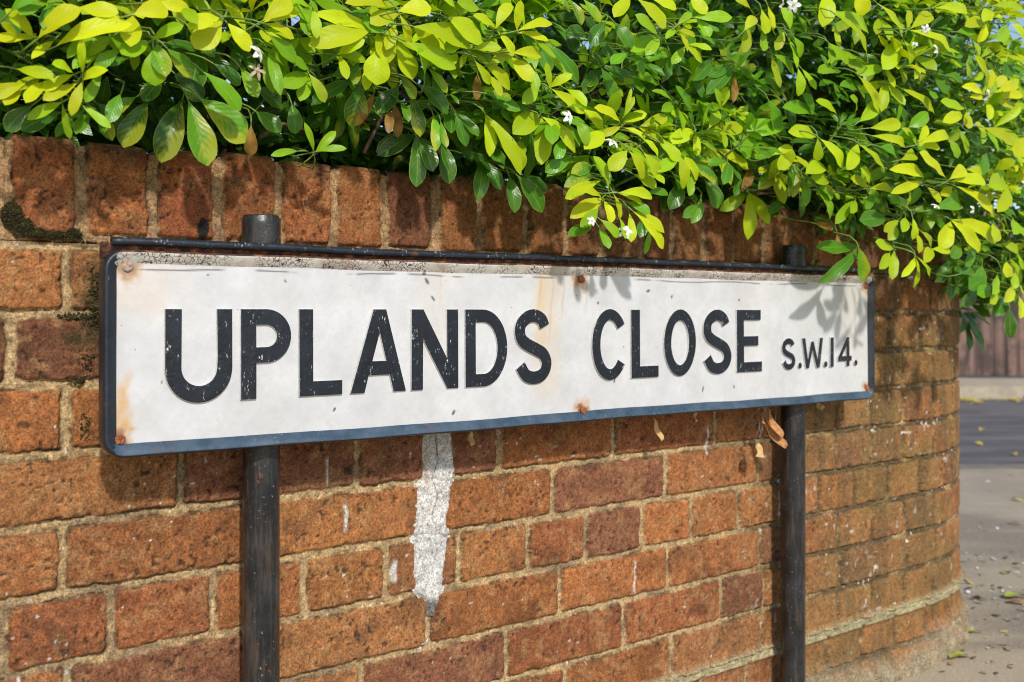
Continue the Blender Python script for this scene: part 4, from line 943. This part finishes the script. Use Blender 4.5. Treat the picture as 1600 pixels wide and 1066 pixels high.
# crown: the rounded top and the garden side
for _ in range(330):
    s = random.uniform(-.75, 3.2); u_ = random.random()
    o = .08 - .75 * u_; z = .62 + .28 * math.sin(math.pi * min(1, u_ * 1.15)) - .35 * max(0, u_ - .75) * 4 * .5 + random.uniform(-.05, .05)
    x, y, nx, ny = path(s, o)
    sprig(np.array([float(x), float(y), z]), UP + np.array([float(nx), float(ny), 0]) * (.8 - 1.8 * u_) + np.array([random.uniform(-.4, .4), random.uniform(-.4, .4), 0]), .062, random.uniform(.03, .4), 6, (6, 4), False, .1)
for _ in range(420):
    s = random.uniform(-.75, 3.2); z = random.uniform(-.25, .72)
    x, y, nx, ny = path(s, -.68 + random.uniform(-.06, .06))
    sprig(np.array([float(x), float(y), z]), -np.array([float(nx), float(ny), 0]) + UP * .4, .078, random.uniform(.2, .8), 6, (4, 2), False, .1)

# woody framework: stems rise from the garden behind the wall and fork outwards
for k in range(26):
    s = -.6 + 3.7 * k / 25 + random.uniform(-.06, .06)
    x, y, nx, ny = path(s, -.40 + random.uniform(-.08, .08)); nn = np.array([float(nx), float(ny), 0])
    b0 = np.array([float(x), float(y), G - .03]); mid = b0 + np.array([0, 0, 1.06]) + nn * .05 + np.array([random.uniform(-.05, .05), random.uniform(-.05, .05), 0])
    twigs.append(([b0, b0 * .5 + mid * .5 + nn * random.uniform(-.03, .03), mid], .011, .007))
    for j in range(7):
        h = random.uniform(.08, .45); e = mid + nn * random.uniform(.22, .38) + UP * (h - .10) + np.array([random.uniform(-.12, .12), random.uniform(-.12, .12), 0])
        m1 = mid * .55 + e * .45 + UP * random.uniform(-.02, .07)
        twigs.append(([mid - UP * random.uniform(0, .12), m1, e], .0045, .0018))
for (s, z, o, ds, dz, do) in ((.36, .198, -.02, .14, .07, -.05), (.44, .21, -.03, .05, .09, .02), (.56, .22, -.03, -.06, .10, -.02), (1.16, .215, -.03, .22, -.01, .02), (1.22, .21, -.02, .2, -.0, .02), (.82, .30, .0, .12, .05, -.02), (.95, .29, .0, .10, -.05, .0), (.27, .205, .03, .06, .015, .0)):
    a = path(s, o); b = path(s + ds, o + do)
    A = np.array([float(a[0]), float(a[1]), z]); B = np.array([float(b[0]), float(b[1]), z + dz])
    twigs.append(([A, (A + B) / 2 + UP * .012, B], .0028, .0016))

def rel(me):
    co = np.empty(len(me.vertices) * 3, np.float32); me.vertices.foreach_get('co', co)
    me.vertices.foreach_set('co', (co.reshape(-1, 3) - SB).ravel()); me.update(); return me
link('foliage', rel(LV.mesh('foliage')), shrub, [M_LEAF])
link('green_stems', rel(tubes('green_stems', stems, 5)), shrub, [M_STEM])
link('woody_stems', rel(tubes('woody_stems', twigs, 7)), shrub, [M_TWIG])

def flower_mesh(wilt=False):
    bm = bmesh.new()
    for k in range(5):
        a = 2 * math.pi * k / 5; n = 6; top = []; w = .0034 if not wilt else .002
        prev = None
        for i in range(n + 1):
            t_ = i / n; r_ = .0012 + .0100 * t_; ww = w * math.sin(math.pi * (.12 + .80 * t_)) ** .8
            z = .0014 * math.sin(t_ * 3) - (.003 * t_ * t_ if not wilt else .007 * t_)
            c, s_ = math.cos(a), math.sin(a)
            row_ = [bm.verts.new((c * r_ - s_ * q * ww, s_ * r_ + c * q * ww, z + abs(q) * .0006)) for q in (-1, 0, 1)]
            if prev:
                for j in range(2): bm.faces.new((prev[j], row_[j], row_[j + 1], prev[j + 1])).smooth = True
            prev = row_
    for k in range(6):
        a = k * 1.05; r_ = .0015 if k else 0
        res = bmesh.ops.create_icosphere(bm, subdivisions=1, radius=.00075)
        bmesh.ops.translate(bm, verts=res['verts'], vec=(r_ * math.cos(a), r_ * math.sin(a), .0022 + .0005 * (k % 2)))
        for v in res['verts']:
            for fc in v.link_faces: fc.material_index = 1
    res = bmesh.ops.create_cone(bm, segments=6, radius1=.0006, radius2=.0009, depth=.016, cap_ends=True)
    bmesh.ops.translate(bm, verts=res['verts'], vec=(0, 0, -.008))
    for v in res['verts']:
        for fc in v.link_faces: fc.material_index = 2
    me = bpy.data.meshes.new('flower'); bm.to_mesh(me); bm.free()
    return me
FM, FW = flower_mesh(), flower_mesh(True)
for m in (M_PETAL, M_ANTHER, M_STEM): FM.materials.append(m)
for m in (M_WILT, M_ANTHER, M_STEM): FW.materials.append(m)
FLOWERS = [(-0.267, 1.042, 0.272, 1), (-0.269, 1.049, 0.255, 2), (0.073, 1.284, 0.252, 1), (0.129, 1.276, 0.218, 1), (0.104, 1.292, 0.118, 0.7), (0.152, 1.328, 0.107, 1), (0.379, 1.393, 0.432, 1.1), (0.398, 1.402, 0.433, 1.1), (0.634, 1.52, 0.433, 0.8), (0.661, 1.545, 0.408, 1), (0.618, 1.521, 0.411, 0.6), (0.788, 1.644, 0.357, 1.4), (0.709, 1.66, 0.177, 0.8), (0.791, 1.703, 0.175, 0.9), (0.918, 1.786, 0.227, 1.2)]
for (x, y, z, k) in FLOWERS:
    w_ = k == 2
    f_ = link('flower', FW if w_ else FM, shrub)
    if w_: f_['label'] = 'wilted pinkish flower'
    f_.location = Vector((x, y, z)) - Vector(SB)
    kk_ = (1.0 if w_ else k) * .88
    f_.scale = (kk_,) * 3
    nrm = Vector((NV[0], NV[1], 0)) + Vector((random.uniform(-.8, .8), random.uniform(-.5, .5), random.uniform(-.5, .8)))
    f_.rotation_euler = nrm.to_track_quat('Z', 'Y').to_euler()

# ------------------------------------------------------------------ moss on the wall
def moss(name, label, pts):
    bm = bmesh.new(); rm = random.Random(4)
    x0, y0, _, _ = path(pts[0][0], 0); org = Vector((float(x0), float(y0), pts[0][1]))
    for (s, z, rs, rz, n) in pts:
        for _ in range(n):
            a = rm.random() * 6.28; q = math.sqrt(rm.random())
            ss_, z_ = s + rs * q * math.cos(a), z + rz * q * math.sin(a)
            px, py, nx, ny = path(ss_, -.003 + .006 * (1 - q))
            p = Vector((float(px), float(py), z_)) - org
            dirv = Vector((float(nx), float(ny), 0)) + Vector((rm.uniform(-.8, .8), rm.uniform(-.8, .8), rm.uniform(-.3, .9)))
            dirv.normalize(); l = rm.uniform(.0022, .0055); sd = dirv.orthogonal().normalized() * l * .32; s2 = dirv.cross(sd)
            b = [bm.verts.new(p + sd), bm.verts.new(p - sd * .5 + s2 * .8), bm.verts.new(p - sd * .5 - s2 * .8)]; t_ = bm.verts.new(p + dirv * l)
            for i in range(3): bm.faces.new((b[i], b[(i + 1) % 3], t_))
    me = bpy.data.meshes.new(name); bm.to_mesh(me); bm.free()
    o = link(name, me, None, [M_MOSS]); o.location = org
    return tag(o, label, 'moss', 'moss on the wall')
M_MOSS = simple('dark_moss', (.095, .082, .020), (.030, .025, .009), 160, .95, 0)
moss('moss', 'dark green brown moss clump hanging in the joint under the leftmost coping brick', [(.012, .100, .011, .014, 700), (.022, .089, .011, .010, 500), (.036, .083, .012, .005, 300), (.054, .082, .014, .004, 300), (.072, .084, .008, .006, 220)])
moss('moss', 'tiny green moss tuft on the sign top beneath the third full coping brick', [(.190, .080, .006, .005, 170)])
moss('moss', 'patchy dark moss spread on the bricks just left of the sign plate', [(.094, .03, .012, .03, 220), (.10, -.012, .018, .012, 260), (.075, -.006, .02, .004, 120), (.086, -.055, .012, .02, 90), (.075, -.075, .01, .004, 60), (.083, -.125, .006, .02, 70)])

# ------------------------------------------------------------------ withered leaves and threads caught under the sign
M_DRY = simple('dry_leaf', (.52, .27, .09), (.30, .12, .04), 140, .75, .4, .001)
M_DRY2 = simple('pale_dry_leaf', (.62, .42, .20), (.45, .27, .10), 140, .75, .4, .001)
def curled(name, label, s, z, o, L, w, ang, m, curl=.5, cat='dry leaf', group='dry leaves caught under the sign'):
    X, Y, uv, f = leaf_template(10, 4)
    x, y, nx, ny = path(s, o); n3 = np.array([float(nx), float(ny), 0]); d3 = np.array([-float(ny), float(nx), 0])
    dirv = d3 * math.sin(ang) - UP * math.cos(ang); sd = d3 * math.cos(ang) + UP * math.sin(ang)
    zz_ = curl * L * (Y ** 2) * .6 + np.abs(X) * w * 1.1 + .003 * np.sin(Y * 9)
    v = sd[None] * (X * w)[:, None] + dirv[None] * (Y * L)[:, None] + n3[None] * zz_[:, None]
    ob = link(name, np_mesh(name, v, f, True, None, uv), None, [m])
    ob.location = (float(x), float(y), z)
    sol = ob.modifiers.new('thickness', 'SOLIDIFY'); sol.thickness = .0006
    return tag(ob, label, cat, group)
curled('dry_leaf', 'slim tan dry leaf stuck under the sign just right of the white mortar run', .579, -.162, .016, .022, .009, -.05, M_DRY2, .2)
curled('dry_leaf', 'pale curled dry leaf hanging alone below the middle of the sign', .915, -.164, .030, .040, .010, .22, M_DRY2, .4)
curled('dry_leaf', 'small pale scrap hanging below the sign near the right pole', 1.012, -.160, .030, .020, .007, -.5, M_DRY2, .6)
curled('dry_leaf', 'orange curled dry leaf highest in the cluster left of the right pole', 1.170, -.160, .036, .060, .016, .35, M_DRY, .7)
curled('dry_leaf', 'rust orange dry leaf curving against the right pole in the middle of the cluster', 1.172, -.188, .036, .052, .017, .5, M_DRY, .9)
curled('dry_leaf', 'tan rounded dry leaf lowest in the cluster beside the right pole', 1.160, -.222, .034, .028, .024, -.6, M_DRY2, .5)
curled('dry_leaf', 'thin orange sliver crossing the cluster beside the right pole', 1.172, -.160, .045, .058, .006, .3, M_DRY, .1)
curled('dry_leaf', 'small cream scrap under the sign to the right of the right pole', 1.322, -.162, .03, .020, .012, .7, M_DRY2, .6)
curled('dry_leaf', 'short brown curl tucked up against the sign edge at the top of the cluster', 1.178, -.170, .03, .030, .012, -.9, M_DRY, 1.0)
def cobweb():
    P = []; rc = random.Random(2)
    for k in range(16):
        s0 = rc.uniform(1.135, 1.19); a = path(s0, rc.uniform(.04, .06)); e = path(s0 + rc.uniform(-.03, .03), rc.uniform(.0, .045))
        A = np.array([float(a[0]), float(a[1]), -.158]); B = np.array([float(e[0]), float(e[1]), rc.uniform(-.25, -.18)])
        P.append(([A, (A + B) / 2 - UP * rc.uniform(0, .012), B], .00030, .00022))
    org = P[0][0][0].copy()
    ob = link('cobweb', tubes('cobweb', [([q - org for q in p], r0, r1) for p, r0, r1 in P], 4), None, [simple('dusty_web', (.45, .40, .34), (.30, .26, .2), 200)]); ob.location = org
    tag(ob, 'dusty cobweb strands under the sign holding the cluster of dry leaves by the right pole', 'cobweb')
cobweb()
def thread(name, label, pts, r_, m):
    P = []
    for (s, z, o) in pts:
        x, y, _, _ = path(s, o); P.append((float(x), float(y), z))
    P = np.array(smooth_pts([np.array(p) for p in P], 5)); org = P[0].copy()
    ob = link(name, tubes(name, [(P - org, r_, r_ * .6)], 5), None, [m]); ob.location = org
    return tag(ob, label, 'twig')
thread('dry_twig', 'thin dark dry twig hanging on the wall right of the right pole', [(1.300, -.165, .02), (1.306, -.195, .012), (1.318, -.225, .010), (1.312, -.262, .010), (1.320, -.30, .010)], .0013, M_TWIG)

# ------------------------------------------------------------------ far fence
fence = tag(empty('wooden_fence', (6.0, 10.9, G)), 'weathered pinkish brown board fence across the road', 'fence')
M_BOARD = None
m, t_, b_, o_ = mat('weathered_boards'); N = NT(t_)
tc = N.n('ShaderNodeTexCoord').outputs['Object']; mp = N.n('ShaderNodeMapping'); N.l(tc, mp.inputs[0]); mp.inputs['Scale'].default_value = (7.2, 0, .6)
wn = N.noise(mp.outputs[0], 1.3, 3, .6); mp2 = N.n('ShaderNodeMapping'); N.l(tc, mp2.inputs[0]); mp2.inputs['Scale'].default_value = (30, 30, 2.5)
f2 = N.noise(mp2.outputs[0], 1.6, 5, .7); f3 = N.noise(tc, 3.5, 4, .6)
c_ = N.ramp(wn, [(.3, (.022, .016, .014)), (.44, (.09, .058, .050)), (.58, (.27, .165, .125)), (.7, (.045, .03, .022))])
c_ = N.mix(N.range(f2, .35, .7, 0, .6), c_, (.07, .05, .045, 1))
c_ = N.mix(N.range(f3, .48, .62, 0, .75), c_, (.035, .025, .022, 1))
N.l(c_, b_.inputs['Base Color']); b_.inputs['Roughness'].default_value = .9
M_BOARD = m
bm = bmesh.new()
x = -14.0
while x < 14:
    w = random.uniform(.12, .155)
    res = bmesh.ops.create_cube(bm, size=1)
    h = 1.80 + random.uniform(-.02, .02); yo = random.uniform(-.012, .012)
    for v in res['verts']: v.co = Vector((x + w / 2 + v.co.x * (w - .008), yo + v.co.y * .022, h / 2 + .03 + v.co.z * h))
    x += w
me = bpy.data.meshes.new('board_panel'); bm.to_mesh(me); bm.free()
link('board_panel', me, fence, [M_BOARD])
for z in (.35, 1.5):
    bm = bmesh.new(); res = bmesh.ops.create_cube(bm, size=1)
    for v in res['verts']: v.co = Vector((v.co.x * 28, .06 + v.co.y * .05, z + v.co.z * .09))
    me = bpy.data.meshes.new('rail'); bm.to_mesh(me); bm.free(); link('rail', me, fence, [M_BOARD])
for k in range(12):
    bm = bmesh.new(); res = bmesh.ops.create_cube(bm, size=1)
    for v in res['verts']: v.co = Vector((-13.5 + 2.45 * k + v.co.x * .1, .135 + v.co.y * .1, .93 + v.co.z * 1.86))
    me = bpy.data.meshes.new('fence_post'); bm.to_mesh(me); bm.free(); link('fence_post', me, fence, [M_BOARD])

# ------------------------------------------------------------------ fallen leaves and petals on the ground
M_FY = simple('fallen_yellow_leaf', (.62, .48, .06), (.42, .28, .05), 90, .6, .2)
M_FO = simple('fallen_orange_leaf', (.58, .22, .06), (.35, .12, .04), 90, .6, .2)
M_FG = simple('fallen_green_leaf', (.45, .48, .05), (.25, .28, .04), 90, .6, .2)
M_FB = simple('fallen_brown_leaf', (.13, .06, .035), (.06, .03, .02), 90, .7, .2)
def ground_leaf_mesh(seed):
    rr = random.Random(seed); X, Y, uv, f = leaf_template(8, 4)
    z = .10 * np.abs(X) + .10 * np.sin(Y * 3.1) + .05 * np.sin(Y * 7 + seed) * X * 2 + .02
    return np_mesh('fallen_leaf', np.stack([X * .5, Y - .5, z], 1), f, True, None, uv)
GM = [ground_leaf_mesh(k) for k in range(3)]
def fallen(x, y, zt, L, m, label, group, k, rot, tilt=0.1):
    me = GM[k % 3].copy(); me.materials.append(m)
    o = link('fallen_leaf', me); o.location = (x, y, zt + .003); o.scale = (L, L, L)
    o.rotation_euler = (tilt, tilt * .5, rot)
    return tag(o, label, 'fallen leaf', group)
FALLEN = [(1.962, 3.849, 0.05, M_FY, 'yellow leaf on the pavement farthest from the wall corner', 0, 0.3),
          (1.739, 3.421, 0.045, M_FO, 'orange leaf lying on the pavement just in front of the farthest yellow one', 1, 1.2),
          (1.293, 2.537, 0.07, M_FG, 'long yellow green leaf on the pavement at the right edge', 2, 1.7),
          (1.268, 2.487, 0.05, M_FO, 'orange leaf touching the long yellow green leaf', 0, 1.3),
          (1.233, 2.681, 0.035, M_FY, 'small yellow leaf on the pavement close beside the wall corner', 1, 0.4),
          (1.191, 2.526, 0.035, M_FB, 'dark brown leaf among white petals by the wall corner', 2, 0.9),
          (0.948, 2.098, 0.06, M_FG, 'mottled yellow green leaf at the foot of the curved wall', 0, 2.0),
          (1.208, 2.619, 0.03, M_FB, 'little brown leaf between the small yellow leaf and the wall foot', 1, 2.4),
          (1.059, 2.265, 0.035, M_FG, 'pale green leaf lying alone on bare paving near the wall foot', 2, 1.6)]
for (x, y, L, m, lb, k, rot) in FALLEN:
    fallen(x, y, G, L, m, lb, 'fallen leaves on the pavement', k, rot)
GLAB = 'fallen yellow leaf lying among others in the far gutter'
rg = random.Random(9)
src = None
for i in range(40):
    x = rg.uniform(2.6, 5.4) ; y = 9.58 - abs(rg.gauss(0, .16)) - .05
    if src is None:
        src = fallen(x, y, G - .11, .10, M_FY, GLAB, 'leaves in the far gutter', 0, 1.0)
    else:
        c = src.copy(); COL.objects.link(c); c.location = (x, y, G - .107)
        s_ = rg.uniform(.07, .15); c.scale = (s_, s_, s_); c.rotation_euler = (rg.uniform(-.3, .3), rg.uniform(-.3, .3), rg.uniform(0, 6.28))
RLAB = 'yellow brown leaf scattered out on the grey road'
src2 = None
for i in range(22):
    x = rg.uniform(2.0, 5.0); y = rg.uniform(5.0, 8.4)
    if src2 is None:
        src2 = fallen(x, y, G - .11, .07, M_FY, RLAB, 'leaves on the road', 1, 1.0)
    else:
        c = src2.copy(); COL.objects.link(c); c.location = (x, y, G - .107); c.rotation_euler = (rg.uniform(-.3, .3), .1, rg.uniform(0, 6.28))
# petals and crumbs: nobody could count them
vv, ff, cc = [], [], []
for i in range(380):
    y = 2.0 + abs(rg.gauss(.55, .33)); x = rg.uniform(.55, 1.1) * y * .58
    if rg.random() < .3: y = rg.uniform(1.8, 4.5); x = rg.uniform(.42, .6) * y
    L = rg.uniform(.003, .010); a = rg.random() * 6.28; n0 = len(vv)
    for (p, q, h) in ((-1, -.5, 0), (1, -.5, .2), (1, .5, .45), (-1, .5, .2)):
        vv.append((x + L * (p * math.cos(a) - q * math.sin(a)), y + L * (p * math.sin(a) + q * math.cos(a)), G + .002 + L * h))
    ff.append((n0, n0 + 1, n0 + 2, n0 + 3))
    c_ = rg.choice([(.75, .74, .70), (.70, .69, .64), (.30, .20, .10), (.5, .42, .12), (.12, .08, .05)]); cc += [(*c_, 1)] * 4
m, t_, b_, o_ = mat('petal_litter'); N = NT(t_); N.l(attr(N).outputs['Color'], b_.inputs['Base Color'])
tag(link('petal_litter', np_mesh('petal_litter', np.array(vv), np.array(ff), False, np.array(cc)), None, [m]), 'scattered white petals and brown crumbs on the pavement by the wall', 'litter', kind='stuff')
